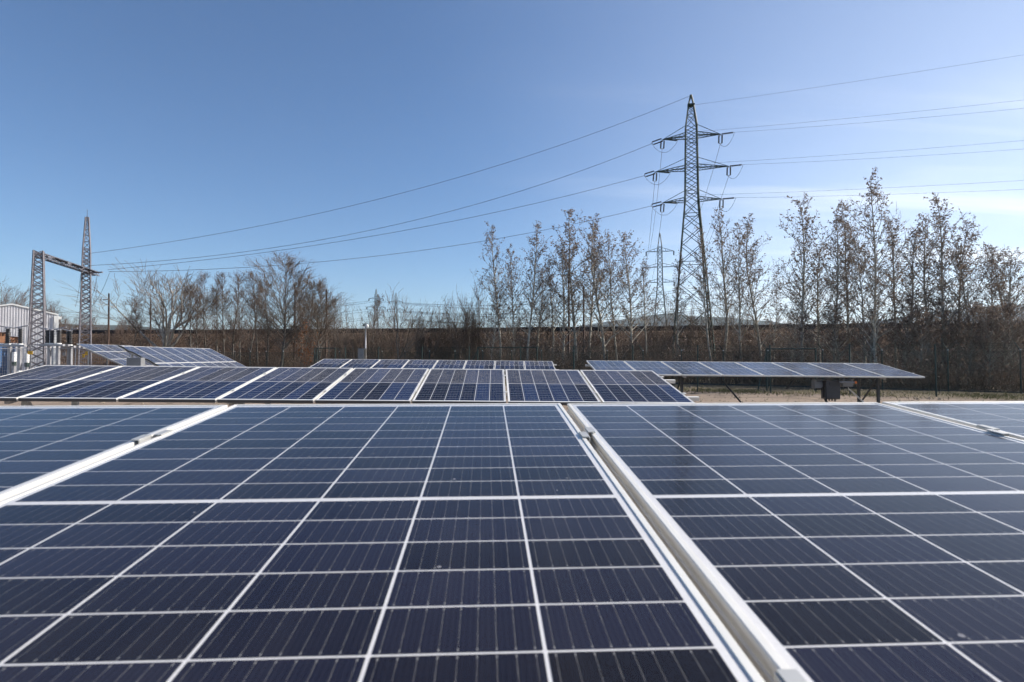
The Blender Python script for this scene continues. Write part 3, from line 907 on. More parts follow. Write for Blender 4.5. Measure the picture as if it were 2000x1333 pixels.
p4 = small_pylon(773, 572, 330, 'faint far lattice pylon behind the spreading bare tree')
for lev in ('upper', 'middle', 'lower'):
    for s, side in ((-1, 'left'), (1, 'right')):
        a = pm @ (tips[lev, s] + Vector((s * .02 - .05, 0, -1.05)))
        wire('conductor falling from the %s %s crossarm to the second pylon' % (lev, side), a, p2[lev, s], 3.5, 0.018, 30)
# distant lines above the bank, leaving the far pylons to both sides
for i, (lev, s) in enumerate((l, s) for l in ('upper', 'middle', 'lower') for s in (-1, 1)):
    tone = ('front', 'rear')[i % 2]
    wire('distant %s %s conductor between the two small far pylons and the left' % (tone, lev), p3[lev, s], p3[lev, s] + Vector((-230, 60, -1 - i)), 5, 0.05, 24)
    wire('distant %s %s conductor from the small far pylon towards the tall trees' % (tone, lev), p3[lev, s], p3[lev, s] + Vector((150, -60, 2.2)), 5, 0.045, 24)
    wire('faint %s %s conductor from the hidden far pylon to the right' % (tone, lev), p4[lev, s], p4[lev, s] + Vector((220, -40, 2)), 6, 0.05, 24)

# ------------------------------------------------------------------ switchyard on the left
def gantry():
    root = empty('gantry', G1); tag(root, 'grey lattice gantry with two columns and a beam in the switchyard', 'gantry')
    def col_(base, h0, h1, z1, pk=None, rz=R(35)):
        o = empty('column', base - G1, rz, root)
        b = MB(); lg = lattice_shaft(b, levels(0, h0, z1, h1, 0.62), .1, .055, style='x')
        tag(b.build('bracing', M['lattice'], o), kind='stuff')
        for l in lg:
            b = MB()
            for i in range(len(l) - 1): b.bar(l[i], l[i + 1], 0.095)
            b.build('leg', M['lattice'], o)
        if pk:
            b = MB(); lg = lattice_shaft(b, levels(z1, h1, pk, 0.12, 1.25), .1, .05, style='h')
            for l in lg:
                for i in range(len(l) - 1): b.bar(l[i], l[i + 1], 0.09)
            b.bar((0, 0, pk - 0.3), (0, 0, pk + 0.75), 0.04)
            b.build('peak', M['lattice'], o)
        return o
    col_(G1, 0.54, 0.29, gz + 0.15)
    col_(G2, 0.48, 0.28, gz + 1.9, at(168, 425, 53.6).z)
    d = (G2 - G1); L = d.length; d.normalize(); n = Vector((-d.y, d.x, 0))
    b = MB(); hw, hh = 0.25, 0.34
    ext_ = L + 2.4
    cs = [n * hw + Vector((0, 0, gz)), n * -hw + Vector((0, 0, gz)), n * hw + Vector((0, 0, gz - hh)), n * -hw + Vector((0, 0, gz - hh))]
    for c in cs: b.bar(c, c + d * ext_, 0.075)
    k = 0; s = 0.0
    while s < ext_ - 0.6:
        for i, j in ((0, 1), (2, 3), (0, 2), (1, 3)):
            p, q = (cs[i], cs[j]) if k % 2 else (cs[j], cs[i])
            b.bar(p + d * s, q + d * (s + 0.6), 0.055)
        s += 0.6; k += 1
    b.build('beam', M['lattice'], root)
    arm_a, arm_b = d * L + Vector((0, 0, gz - .4)), at(200, 532, 53.0) - G1
    b = MB(); b.bar(arm_a, arm_b, 0.12); b.build('outrigger', M['lattice'], root)
    for i, t in enumerate((0.2, 0.55, 0.85)):
        p = d * (L * t) + n * -hw + Vector((0, 0, gz - .1))
        insulator(root, p, p + d * 2.0 + n * -0.3 + Vector((0, 0, -.1)), False, 0.09)
    return root
gantry()
for i, (xa, ya, xb, yb) in enumerate(((214, 533, 178, 600), (190, 537, 176, 585), (158, 535, 147, 600))):
    wire('dropper wire hanging beside the gantry mast, %s from its arm tip' % ORD[i], at(xa, ya, 53), at(xb, yb, 52), 0.4, 0.02, 10, 'gantry dropper wires')

# corrugated shed
so = on_ground(113, 62)
vx = Vector((so.x, so.y, 0)).normalized()
srz = math.atan2(-vx.x, vx.y)
sh = empty('shed', so, srz); tag(sh, 'pale grey corrugated metal shed at the left edge', 'shed')
wl_ = 62 / vx.y
def shp(x, y):
    # on the gable wall, which faces the viewer squarely
    ang = math.atan((x - 1000) / F) - math.atan((113 - 1000) / F)
    return Vector((wl_ * math.tan(ang), 0, HC + (690 - y) / F * 62))
c0, c1, c2 = shp(-75, 615), shp(22, 600), shp(113, 617)
b = MB(); nrib = 34
for i in range(nrib):
    t0, t1 = i / nrib, (i + 1) / nrib
    xa, xb = c0.x + (c2.x - c0.x) * t0, c0.x + (c2.x - c0.x) * t1
    def top_(x): return np.interp(x, [c0.x, c1.x, c2.x], [c0.z, c1.z, c2.z])
    xm1, xm2, xm3 = xa + (xb - xa) * .45, xa + (xb - xa) * .55, xa + (xb - xa) * .95
    prev = (xa, 0.0)
    for x, yy in ((xm1, 0.0), (xm2, -0.12), (xm3, -0.12), (xb, 0.0)):
        b.quad((prev[0], prev[1], 0), (x, yy, 0), (x, yy, top_(x)), (prev[0], prev[1], top_(prev[0])))
        prev = (x, yy)
M['shed'] = simple('pale_corrugated_sheet', (0.80, 0.785, 0.80), 0.5, 0.1, 0.08, 1)
b.build('wall', M['shed'], sh)
b = MB(); b.quad((c2.x, 0.0, 0), (c2.x, 12, 0), (c2.x, 12, c2.z), (c2.x, 0.0, c2.z)); b.build('wall', M['shed'], sh)
b = MB()
for a_, d_ in ((c0, c1), (c1, c2)):
    b.add([(a_.x, -.2, a_.z + .02), (d_.x, -.2, d_.z + .02), (d_.x, 12, d_.z + .02), (a_.x, 12, a_.z + .02), (a_.x, -.2, a_.z + .17), (d_.x, -.2, d_.z + .17), (d_.x, 12, d_.z + .17), (a_.x, 12, a_.z + .17)],
          [(0, 1, 5, 4), (4, 5, 6, 7), (3, 2, 1, 0), (1, 2, 6, 5), (0, 4, 7, 3), (2, 3, 7, 6)])
b.build('roof', M['white'], sh)
b = MB(); b.box((c2.x - 0.18, -0.2, c2.z / 2 - .05), (0.42, 0.14, c2.z)); b.build('corner_trim', M['white'], sh)
b = MB(); b.box((c2.x + 0.12, -0.1, c2.z - 0.25), (0.35, 0.3, 0.3)); b.build('lamp_box', M['white'], sh)

# blue container with rusty load beside the shed
ct = empty('container', on_ground(-9, 44)); tag(ct, 'blue container with a rusty orange lid at the left edge', 'container')
b = MB()
for i in range(8): b.box((-1.4 + i * 0.28, -0.04 * (i % 2), 1.3), (0.27, 2.0, 2.6))
b.build('body', M['blue'], ct)
b = MB(); b.box((-0.4, 0, 2.95), (2.5, 2.1, 0.5)); b.box((-0.1, 0, 3.35), (1.1, 1.6, 0.35)); b.build('lid', M['rust'], ct)

# apparatus: post insulators on steel trestles
def trestle(xs_, Y, ytop, yseat, label):
    a, c = on_ground(xs_[0], Y), on_ground(xs_[-1], Y)
    zs = at(xs_[0], yseat, Y).z; ztp = at(xs_[0], ytop, Y).z
    root = empty('insulator_stand', a); tag(root, label, 'insulator stand', 'switchyard apparatus')
    ln = c.x - a.x
    b = MB(); b.box((ln / 2, 0, zs - .1), (ln + 1.0, 0.25, 0.16)); b.box((ln / 2, 0.5, zs - .1), (ln + 1.0, 0.2, 0.14)); b.build('beam', M['galv'], root)
    for px_ in (0.1, ln - 0.1):
        b = MB(); b.box((px_, 0.2, zs / 2 - .1), (0.2, 0.2, zs)); b.build('leg', M['galv'], root)
    for x in xs_:
        X = on_ground(x, Y).x - a.x
        pr = [(0.12, zs)]
        n = 8; hh_ = ztp - zs
        for i in range(n):
            z = zs + hh_ * (0.04 + 0.88 * i / n)
            pr += [(0.11, z), (0.19, z + 0.01), (0.17, z + hh_ * .05), (0.11, z + hh_ * .06)]
        pr += [(0.1, ztp - .12)]
        b = MB(); b.lathe((X, 0.1, 0), pr, 9); b.build('insulator', M['insul'], root)
        b = MB(); b.lathe((X, 0.1, 0), [(0.16, ztp - .12), (0.18, ztp - .06), (0.14, ztp)], 9); b.build('cap', M['galv'], root)
        b = MB(); b.lathe((X, 0.1, 0), [(0.2, zs - .02), (0.2, zs + .06)], 9); b.build('base', M['white'], root)
    b = MB(); b.tube([(-0.6, .1, ztp + .1), (ln / 2, .1, ztp - .05), (ln + .6, .1, ztp + .15)], 0.045, 6); b.build('busbar', M['galv'], root)
trestle((12, 37), 43, 640, 673, 'pair of dark insulators on a steel stand before the shed')
trestle((90, 99, 112), 44, 643, 672, 'three dark insulators on a steel stand right of the gantry column')
trestle((132, 134), 45, 645, 675, 'single dark insulator standing alone right of the shed corner')
for i, (x, y0, y1, Yd) in enumerate(((28, 688, 716, 41.5), (53, 690, 714, 41.5))):
    p = on_ground(x, Yd); zt_ = at(x, y0, Yd).z
    root = empty('marker_post', p); tag(root, 'pale striped post in the switchyard, %s from the left' % ORD[i], 'post', 'striped switchyard posts')
    b = MB(); b.tube([(0, 0, 0), (0, 0, zt_ - .7)], 0.1, 8); b.build('lower_post', M['galv'], root)
    b = MB(); b.tube([(0, 0, zt_ - .7), (0, 0, zt_)], 0.14, 10); b.build('white_head', M['white'], root)
    b = MB(); b.tube([(0, 0, zt_ - 1.0), (0, 0, zt_ - .7)], 0.15, 10); b.build('green_band', M['green_steel'], root)
def sign(x, y, wpx, hpx, Y, label, mat='yellow'):
    p = at(x, y, Y); wd, ht = wpx / F * Y, hpx / F * Y
    b = MB(); b.box((0, 0, 0), (wd, 0.02, ht)); o = b.build('warning_sign', M[mat], loc=p); tag(o, label, 'sign')
    b = MB(); b.box((0, -0.012, 0), (wd * .88, 0.004, ht * .82)); b.box((0, -0.014, ht * .1), (wd * .5, 0.006, ht * .14), m=1)
    b.build('sign_face', [M[mat], M['rust']], o)
sign(59, 689.5, 10, 6.5, 39.6, 'yellow warning sign on the mesh fence left of the gantry column')
sign(169, 690.5, 5.5, 7, 40.6, 'upright yellow sign on the mesh fence beside the steep panels')
sign(163, 695.5, 4, 6, 40.5, 'small yellow and white tag low on the mesh fence', 'yellow')
sign(125, 691, 6, 7, 40.6, 'small grey plate on the mesh fence left of the yellow signs', 'grey_box')

# poles, camera mast
def pole(x, ytop, Y, r, label, cross=False):
    p = on_ground(x, Y); zt_ = at(x, ytop, Y).z
    root = empty('utility_pole', p); tag(root, label, 'pole', 'slim brown poles')
    b = MB(); b.tube([(0, 0, -.1), (0.02, 0, zt_ * .5), (0, 0, zt_)], [r * 1.2, r, r * .8], 8); b.build('shaft', M['wood'], root, True)
    b = MB(); b.tube([(0, 0, zt_), (0, 0, zt_ + .06)], r * .9, 8); b.build('cap', M['galv'], root)
    if cross:
        b = MB(); b.box((-0.3, 0, zt_ - .7), (0.7, 0.08, 0.08)); b.build('crosspiece', M['wood'], root)
pole(211, 574, 66, .10, 'slim brown pole between the gantry and the big pale tree', True)
pole(293, 582, 70, .09, 'slim brown pole half hidden by the big pale tree')
pole(575, 556, 62, .10, 'slim brown pole inside the round bare tree')
pole(637, 566, 62, .10, 'slim brown pole right of the round bare tree')
pole(1111, 532, 58, .11, 'dark slim pole among the trees left of the pylon')
pole(1140, 560, 60, .10, 'short dark pole in the middle of the leafy trees left of the pylon')
mp_ = on_ground(714, 40.5); mast = empty('camera_mast', mp_); tag(mast, 'white surveillance camera mast behind the short middle row', 'camera mast')
hm = at(714, 632, 40.5).z
b = MB(); b.tube([(0, 0, 0), (0, 0, 2.2)], 0.075, 10); b.build('lower_tube', M['alu_dull'], mast, True)
b = MB(); b.tube([(0, 0, 2.2), (0, 0, hm)], 0.048, 10); b.build('upper_tube', M['galv'], mast, True)
b = MB(); b.lathe((0.1, -0.02, hm - .22), [(0.03, -0.11), (0.09, -0.08), (0.12, 0.0), (0.11, 0.09), (0.07, 0.15), (0.02, .17)], 12); b.build('dome_camera', M['white'], mast, True)
b = MB(); b.lathe((-0.12, -0.02, hm - .1), [(0.06, -0.1), (0.07, 0.0), (0.05, .08)], 8); b.build('lamp', M['dark_box'], mast)
b = MB(); b.box((-0.3, 0.02, 1.85), (0.42, 0.3, 0.75)); b.build('cabinet', M['grey_box'], mast)

# ------------------------------------------------------------------ trees
def grow(rg, p, d, L, n, wob, up):
    pts = [p]; d = d / np.linalg.norm(d)
    for i in range(n):
        d = d + rg.normal(0, wob, 3); d[2] += up; d /= np.linalg.norm(d)
        p = p + d * (L / n); pts.append(p)
    return pts, d
def seg(S, pts, r0, r1):
    n = len(pts) - 1
    for i in range(n):
        S.append((*pts[i], *pts[i + 1], r0 + (r1 - r0) * i / n, r0 + (r1 - r0) * (i + 1) / n))
def rdirv(rg, axis, ang):
    a = rg.normal(0, 1, 3); a -= axis * a.dot(axis); a /= np.linalg.norm(a)
    return axis * math.cos(ang) + a * math.sin(ang)
def leaves_np(P, size, rg):
    P = np.asarray(P); n = len(P)
    a = rg.normal(0, 1, (n, 3)); a[:, 2] *= 0.8; a /= np.linalg.norm(a, axis=1, keepdims=True)
    b = np.cross(a, rg.normal(0, 1, (n, 3))); b /= np.linalg.norm(b, axis=1, keepdims=True)
    s = size * rg.uniform(0.55, 1.3, (n, 1))
    V = np.stack([P - a * s, P + b * s * .55, P + a * s, P - b * s * .55], 1).reshape(-1, 3)
    return V, np.arange(n * 4).reshape(-1, 4)
def make(name, T, C, Lf, mats, lsize=0.07, rg=None):
    V, Q = tubes_np(T, 7)
    tm = mesh_np(name + '_trunk', V, Q, [mats[0]], smooth=True)
    V, Q = tubes_np(C, 3); mi = np.zeros(len(Q))
    if Lf is not None and len(Lf):
        V2, Q2 = leaves_np(Lf, lsize, rg)
        Q = np.concatenate([Q, Q2 + len(V)]); V = np.concatenate([V, V2]); mi = np.concatenate([mi, np.ones(len(Q2))])
    return tm, mesh_np(name + '_crown', V, Q, mats[1:], mi)

def poplar(seed, leafy=1.0, lowest=0.2, spread=1.0, H=12.0):
    rg = np.random.default_rng(seed)
    T, C, Lf = [], [], []
    pts, _ = grow(rg, np.zeros(3), np.array([rg.normal(0, .03), rg.normal(0, .03), 1.0]), H, 18, 0.028, 0.03)
    r0 = 0.085
    rad = lambda t: r0 * (1 - t) ** 0.85 + 0.009
    for i in range(18): T.append((*pts[i], *pts[i + 1], rad(i / 18), rad((i + 1) / 18)))
    nb_ = 58
    for i in range(nb_):
        t = lowest + (0.985 - lowest) * ((i + rg.uniform(0, 1)) / nb_) ** 0.92
        k = min(17, int(t * 18)); p = pts[k] + (pts[k + 1] - pts[k]) * (t * 18 - k)
        az = i * 2.4 + rg.normal(0, .4); th = R(rg.uniform(32, 58)) * (1.1 - 0.35 * t)
        d = np.array([math.cos(az) * math.sin(th), math.sin(az) * math.sin(th), math.cos(th)])
        shape = np.interp(t, [0, .2, .45, .75, 1], [.55, .8, 1.0, .62, .18])
        L = spread * rg.uniform(1.2, 3.4) * shape
        bp, bd = grow(rg, p, d, L, 5, 0.10, 0.075)
        rb_ = min(rad(t) * 0.5, 0.012 + 0.011 * L)
        (seg(T, bp, rb_, 0.006) if rb_ > 0.02 else seg(C, bp, rb_, 0.006))
        for j in range(int(3 + L * 3.0)):
            q = rg.uniform(0.2, 1.0); kk = min(4, int(q * 5)); sp0 = bp[kk] + (bp[kk + 1] - bp[kk]) * (q * 5 - kk)
            sd = rdirv(rg, (bp[kk + 1] - bp[kk]) / np.linalg.norm(bp[kk + 1] - bp[kk]), R(rg.uniform(25, 60)))
            sl = L * rg.uniform(.15, .38)
            st_, _ = grow(rg, sp0, sd, sl, 3, 0.12, 0.12)
            seg(C, st_, 0.010, 0.006)
            for m_ in range(5):
                if rg.uniform() < 0.62 * leafy * np.interp(t, [0, .3, .5, 1], [.25, .6, 1, 1.15]):
                    q2 = rg.uniform(.1, 1); k3 = min(2, int(q2 * 3))
                    Lf.append(st_[k3] + (st_[k3 + 1] - st_[k3]) * (q2 * 3 - k3) + rg.normal(0, .07, 3))
    return make('poplar', T, C, Lf, [M['pale_bark'], M['twig'], M['dry_leaf']], 0.074, rg)

def bare(seed, H=12.0, fork=0.28, nlimb=5, spread=35, levels_=5, bark='bark', twig='twig', kids=(3, 4, 4, 3, 3), leafy=None, lr=0.68, upk=0.05, tmin=.0075, tk=.012):
    rg = np.random.default_rng(seed)
    T, C, Lf = [], [], []
    def rec(p, d, L, r, lev):
        n = 5 if lev < 2 else 3
        pts, dd = grow(rg, p, d, L, n, 0.075 + 0.02 * lev, upk)
        r1 = r * 0.55
        (T if r > 0.03 else C).extend([]); seg(T if r > 0.03 else C, pts, r, max(r1, 0.004))
        if lev >= levels_:
            if leafy: 
                for q in pts[1:]:
                    if rg.uniform() < leafy: Lf.append(q + rg.normal(0, .05, 3))
            return
        for k in range(kids[min(lev, len(kids) - 1)]):
            q = rg.uniform(.35, 1.0) if k else 1.0
            kk = min(n - 1, int(q * n)); s = pts[kk] + (pts[kk + 1] - pts[kk]) * (q * n - kk)
            ax = (pts[kk + 1] - pts[kk]); ax /= np.linalg.norm(ax)
            rec(s, rdirv(rg, ax, R(rg.uniform(14, 42) if k else rg.uniform(4, 18))), L * rg.uniform(.5, .8) * (lr / .68), max(r1 * rg.uniform(.55, .85) if k else r1, 0.0045), lev + 1)
    h0 = H * fork
    tp, td = grow(rg, np.zeros(3), np.array([rg.normal(0, .05), rg.normal(0, .05), 1.]), h0, 6, .03, .05)
    rt = tk * H
    seg(T, tp, rt, rt * .8)
    for k in range(nlimb):
        az = k * 2 * math.pi / nlimb + rg.normal(0, .3); th = R(spread) * rg.uniform(.35, 1.2) if k else R(6)
        d = np.array([math.cos(az) * math.sin(th), math.sin(az) * math.sin(th), math.cos(th)])
        start = tp[-1] if k < 3 else tp[rg.integers(3, 6)]
        rec(start, d, (H - h0) * (0.40 if k else .46), rt * (.5 if k else .7), 1)
    # rescale to the asked height
    A = np.array(T + C); top_ = max(A[:, 2].max(), A[:, 5].max()); f = H / top_
    T = np.array(T) * f; C = np.array(C) * f
    C[:, 6:] = np.clip(C[:, 6:] / f, tmin, 1)
    return make('bare', T, C, np.array(Lf) * f if Lf else None, [M[bark], M[twig], M['rust_leaf']], 0.07, rg)
def slender(seed, H=12.0, twig='red_twig', bark='bark', nbr=46, lk=(.14, .30), tha=(22, 48), shp_=(1, .9, .3), nsub=8):
    """narrow bare tree: one leader, steep fine branches"""
    rg = np.random.default_rng(seed); T, C = [], []
    pts, _ = grow(rg, np.zeros(3), np.array([rg.normal(0, .04), rg.normal(0, .04), 1.]), H, 14, .03, .03)
    rad = lambda t: .10 * (1 - t) ** .9 + .008
    for i in range(14): T.append((*pts[i], *pts[i + 1], rad(i / 14), rad((i + 1) / 14)))
    for i in range(nbr):
        t = .2 + .78 * rg.uniform(0, 1) ** 1.25; k = min(13, int(t * 14)); p = pts[k] + (pts[k + 1] - pts[k]) * (t * 14 - k)
        az = i * 2.4; th = R(rg.uniform(*tha)); d = np.array([math.cos(az) * math.sin(th), math.sin(az) * math.sin(th), math.cos(th)])
        L = H * rg.uniform(*lk) * np.interp(t, [.2, .5, 1], shp_)
        bp, _ = grow(rg, p, d, L, 5, .07, .06); rb_ = min(rad(t) * .45, .03)
        seg(T if rb_ > .018 else C, bp, rb_, .006)
        for j in range(nsub):
            q = rg.uniform(.2, 1); kk = min(4, int(q * 5)); s0 = bp[kk] + (bp[kk + 1] - bp[kk]) * (q * 5 - kk)
            ax = bp[kk + 1] - bp[kk]; ax /= np.linalg.norm(ax)
            st_, _ = grow(rg, s0, rdirv(rg, ax, R(rg.uniform(18, 45))), L * rg.uniform(.2, .45), 3, .1, .05); seg(C, st_, .011, .008)
            for m_ in range(3):
                s1 = st_[rg.integers(0, 4)]; tw, _ = grow(rg, s1, rdirv(rg, ax, R(rg.uniform(15, 60))), rg.uniform(.25, .7), 2, .12, .03); seg(C, tw, .008, .006)
    return make('slender', T, C, None, [M[bark], M[twig]], .05, rg)
def shrub(seed, H=3.0, stems=16, leafy=0, leafmat='rust_leaf', twig='twig', bark='bark', wide=32):
    rg = np.random.default_rng(seed); T, C, Lf = [], [], []
    for k in range(stems):
        az = rg.uniform(0, 6.28); th = R(rg.uniform(4, wide)); d = np.array([math.cos(az) * math.sin(th), math.sin(az) * math.sin(th), math.cos(th)])
        L = H * rg.uniform(.55, 1.05); bp, _ = grow(rg, np.array([math.cos(az), math.sin(az), 0]) * rg.uniform(0, .35), d, L, 6, .08, .02)
        seg(T, bp, .02, .006)
        for j in range(12):
            q = rg.uniform(.2, 1); kk = min(5, int(q * 6)); s0 = bp[kk] + (bp[kk + 1] - bp[kk]) * (q * 6 - kk)
            ax = bp[kk + 1] - bp[kk]; ax /= np.linalg.norm(ax)
            st_, _ = grow(rg, s0, rdirv(rg, ax, R(rg.uniform(20, 60))), L * rg.uniform(.15, .4), 3, .13, .03); seg(C, st_, .009, .005)
            for m_ in range(4):
                tw, _ = grow(rg, st_[rg.integers(0, 4)], rdirv(rg, ax, R(rg.uniform(20, 70))), rg.uniform(.15, .45), 2, .15, .02); seg(C, tw, .006, .004)
                if leafy and rg.uniform() < leafy:
                    for _ in range(2): Lf.append(tw[rg.integers(0, 3)] + rg.normal(0, .05, 3))
    return make('shrub', T, C, Lf, [M[bark], M[twig], M[leafmat]], .07, rg)

rt = random.Random(5)
def plant(name, var, x, ytop, Y, hnat, label, cat, group, z0=0.0, wide=1.0, parts=('trunk', 'crown')):
    p = on_ground(x, Y, z0); h = at(x, ytop, Y).z - z0
    root = empty(name, p, rt.uniform(0, 6.28)); s = h / hnat
    root.rotation_euler = (rt.gauss(0, .022), rt.gauss(0, .022), root.rotation_euler[2])
    wide *= rt.uniform(.85, 1.18)
    root.scale = (s * wide, s * wide, s)
    tag(root, label, cat, group)
    inst(parts[0], var[0], root); inst(parts[1], var[1], root)
    return root
POP = [poplar(100 + i, (1.0, .75, 1.1, .85, 1.0, .6, .9)[i], (.2, .3, .16, .26, .22, .34, .18)[i], (1.0, .85, 1.2, .95, 1.05, .8, 1.15)[i]) for i in range(7)]
POPR = [poplar(150 + i, (1.15, 1.0, 1.3)[i], (.16, .24, .2)[i], (1.15, 1.0, 1.25)[i]) for i in range(3)]
LOWP = [poplar(200 + i, 2.0, .04, 1.25, 8.0) for i in range(2)]
SL = [slender(300 + i) for i in range(4)]
BR = [bare(400, 12, .20, 7, 42, 5, 'white_bark', 'pale_twig', (4, 4, 4, 4, 3), tmin=.011, tk=.021), bare(401, 10, .2, 8, 36, 5, 'bark', 'red_twig', (4, 5, 4, 4, 4), tmin=.009),
      bare(402, 6, .18, 5, 45, 4, 'bark', 'twig', (3, 4, 4, 3), tmin=.007), bare(403, 10, .25, 6, 34, 5, 'bark', 'red_twig', (3, 4, 4, 4, 3), tmin=.009)]
OVAL = [slender(350 + i, 12, 'twig', 'bark', 85, (.26, .46), (28, 52), (.9, 1.0, .3), 13) for i in range(2)]
SH = [shrub(500 + i) for i in range(4)]
SHL = [shrub(520 + i, 3.0, 12, .5, 'dry_leaf') for i in range(2)]
RUST = shrub(540, 4.0, 9, .8, 'rust_leaf', wide=22)

cent = [(958, 560, 47), (978, 446, 49), (1003, 480, 50), (1031, 437, 47), (1050, 520, 52), (1078, 500, 50), (1100, 468, 48), (1126, 405, 49), (1150, 440, 52), (1181, 430, 48), (1204, 455, 50), (1236, 448, 47), (1260, 505, 51)]
for i, (x, y, Y) in enumerate(cent):
    plant('poplar_tree', POP[i % 7], x, y, Y, 12, 'slim dry leaved tree in the clump left of the pylon, %s from the left' % ORD[i], 'tree', 'dry leaved trees left of the pylon', wide=1.12)
midr = [(1322, 500, 47), (1392, 440, 46), (1412, 410, 48), (1448, 440, 45), (1487, 428, 46), (1512, 560, 44)]
for i, (x, y, Y) in enumerate(midr):
    plant('poplar_tree', POP[(i * 2 + 1) % 7], x, y, Y, 12, 'slim dry leaved tree around the foot of the pylon, %s from the left' % ORD[i], 'tree', 'dry leaved trees at the pylon', wide=1.1)
right = [(1545, 545, 40), (1572, 388, 38), (1602, 480, 40), (1630, 413, 37), (1662, 402, 38), (1690, 440, 36), (1712, 356, 31), (1748, 425, 36), (1783, 445, 35), (1812, 415, 34), (1842, 383, 33), (1872, 440, 35), (1900, 465, 34), (1935, 480, 36), (1962, 490, 34), (1992, 472, 35), (2040, 480, 34)]
for i, (x, y, Y) in enumerate(right):
    lab = 'tallest dry leaved tree, its trunk rising behind the raised table end' if x == 1712 else 'dry leaved tree in the right hand thicket, %s from the left' % ORD[i]
    tr_ = plant('poplar_tree', (POPR[i % 3] if i % 4 else POP[(i * 3 + 2) % 7]), x, y, Y, 12, lab, 'tree', 'dry leaved trees in the right thicket', wide=1.12 if x > 1600 else 1.0)
    if x == 1712: tr_.rotation_euler = (0, 0, 2.0)
lowr = [(1560, 620, 36), (1640, 600, 35), (1700, 610, 33), (1765, 585, 33), (1800, 610, 32), (1850, 590, 33), (1890, 600, 32), (1930, 605, 31), (1975, 595, 32), (2020, 600, 31)]
for i, (x, y, Y) in enumerate(lowr):
    plant('sapling', LOWP[i % 2], x, y, Y, 8, 'low leafy sapling under the right thicket, %s from the left' % ORD[i], 'sapling', 'leafy saplings under the right thicket', wide=1.25)
plant('bare_tree', BR[0], 322, 508, 62, 12, 'big pale barked bare tree with a wide crown near the gantry', 'tree', 'bare trees on the left', wide=1.6)
plant('bare_tree', OVAL[0], 549, 517, 54, 12, 'round dense bare tree standing left of the short middle row', 'tree', 'bare trees on the left', wide=1.45)
plant('bare_tree', BR[2], 776, 560, 46, 6, 'small dark spreading bare tree right of the camera mast', 'tree', 'bare trees on the left', wide=1.0)
plant('bare_tree', OVAL[1], 622, 562, 57, 12, 'bare tree close to the right side of the round dense one', 'tree', 'bare trees on the left', wide=1.3)
for i, (x, y, Y, wd) in enumerate(((5, 540, 80, 1.2), (40, 560, 85, 1.0), (88, 568, 84, .7), (128, 588, 82, .9), (160, 600, 86, .9), (205, 628, 84, 1.0), (240, 600, 80, .8))):
    plant('bare_tree', BR[3] if i % 2 else BR[1], x, y, Y, 10, 'bare tree behind the switchyard, %s from the left' % ORD[i], 'tree', 'bare trees behind the switchyard', wide=wd)
slx = [(262, 590), (282, 600), (372, 565), (388, 556), (405, 543), (422, 550), (438, 542), (455, 548), (470, 542), (486, 552), (503, 540), (522, 535), (592, 545), (604, 560), (626, 560), (640, 572), (655, 590), (720, 582)]
for i, (x, y) in enumerate(slx):
    plant('bare_tree', SL[i % 4], x, y, 58 + (i * 37 % 9), 12, 'slim bare tree in the row left of the camera mast, %s from the left' % ORD[i], 'tree', 'slim bare trees on the left', wide=1.05)
for i, (x, y) in enumerate(((668, 618), (690, 622), (735, 612), (748, 624), (800, 606), (815, 616), (838, 612), (856, 618), (872, 608), (890, 622), (902, 590), (915, 600), (925, 580), (940, 590), (1000, 600), (1060, 590), (1290, 600), (1345, 605), (1365, 600), (1430, 590))):
    plant('shrub', SH[i % 4], x, y, 52 + i % 5, 3, 'bare shrub rising from the bank, %s from the left' % (ORD + ['twenty first'])[i], 'shrub', 'bare shrubs on the bank', wide=.55)
for i, (x, y) in enumerate(((985, 662), (1045, 650), (1085, 668), (1130, 655), (1165, 670), (1225, 658), (1275, 650), (1330, 664), (1385, 652), (1440, 660), (1475, 648), (1535, 640), (1590, 650))):
    plant('shrub', SHL[i % 2] if i % 3 else SH[i % 4], x, y, 43 + (i * 5) % 7, 3, 'brown low bush at the foot of the bank, %s from the left' % ORD[i], 'shrub', 'low bushes at the foot of the bank', wide=1.1)
plant('rust_shrub', RUST, 594, 632, 50, 4, 'rust orange leaved bush before the round bare tree', 'shrub', None, wide=.8)

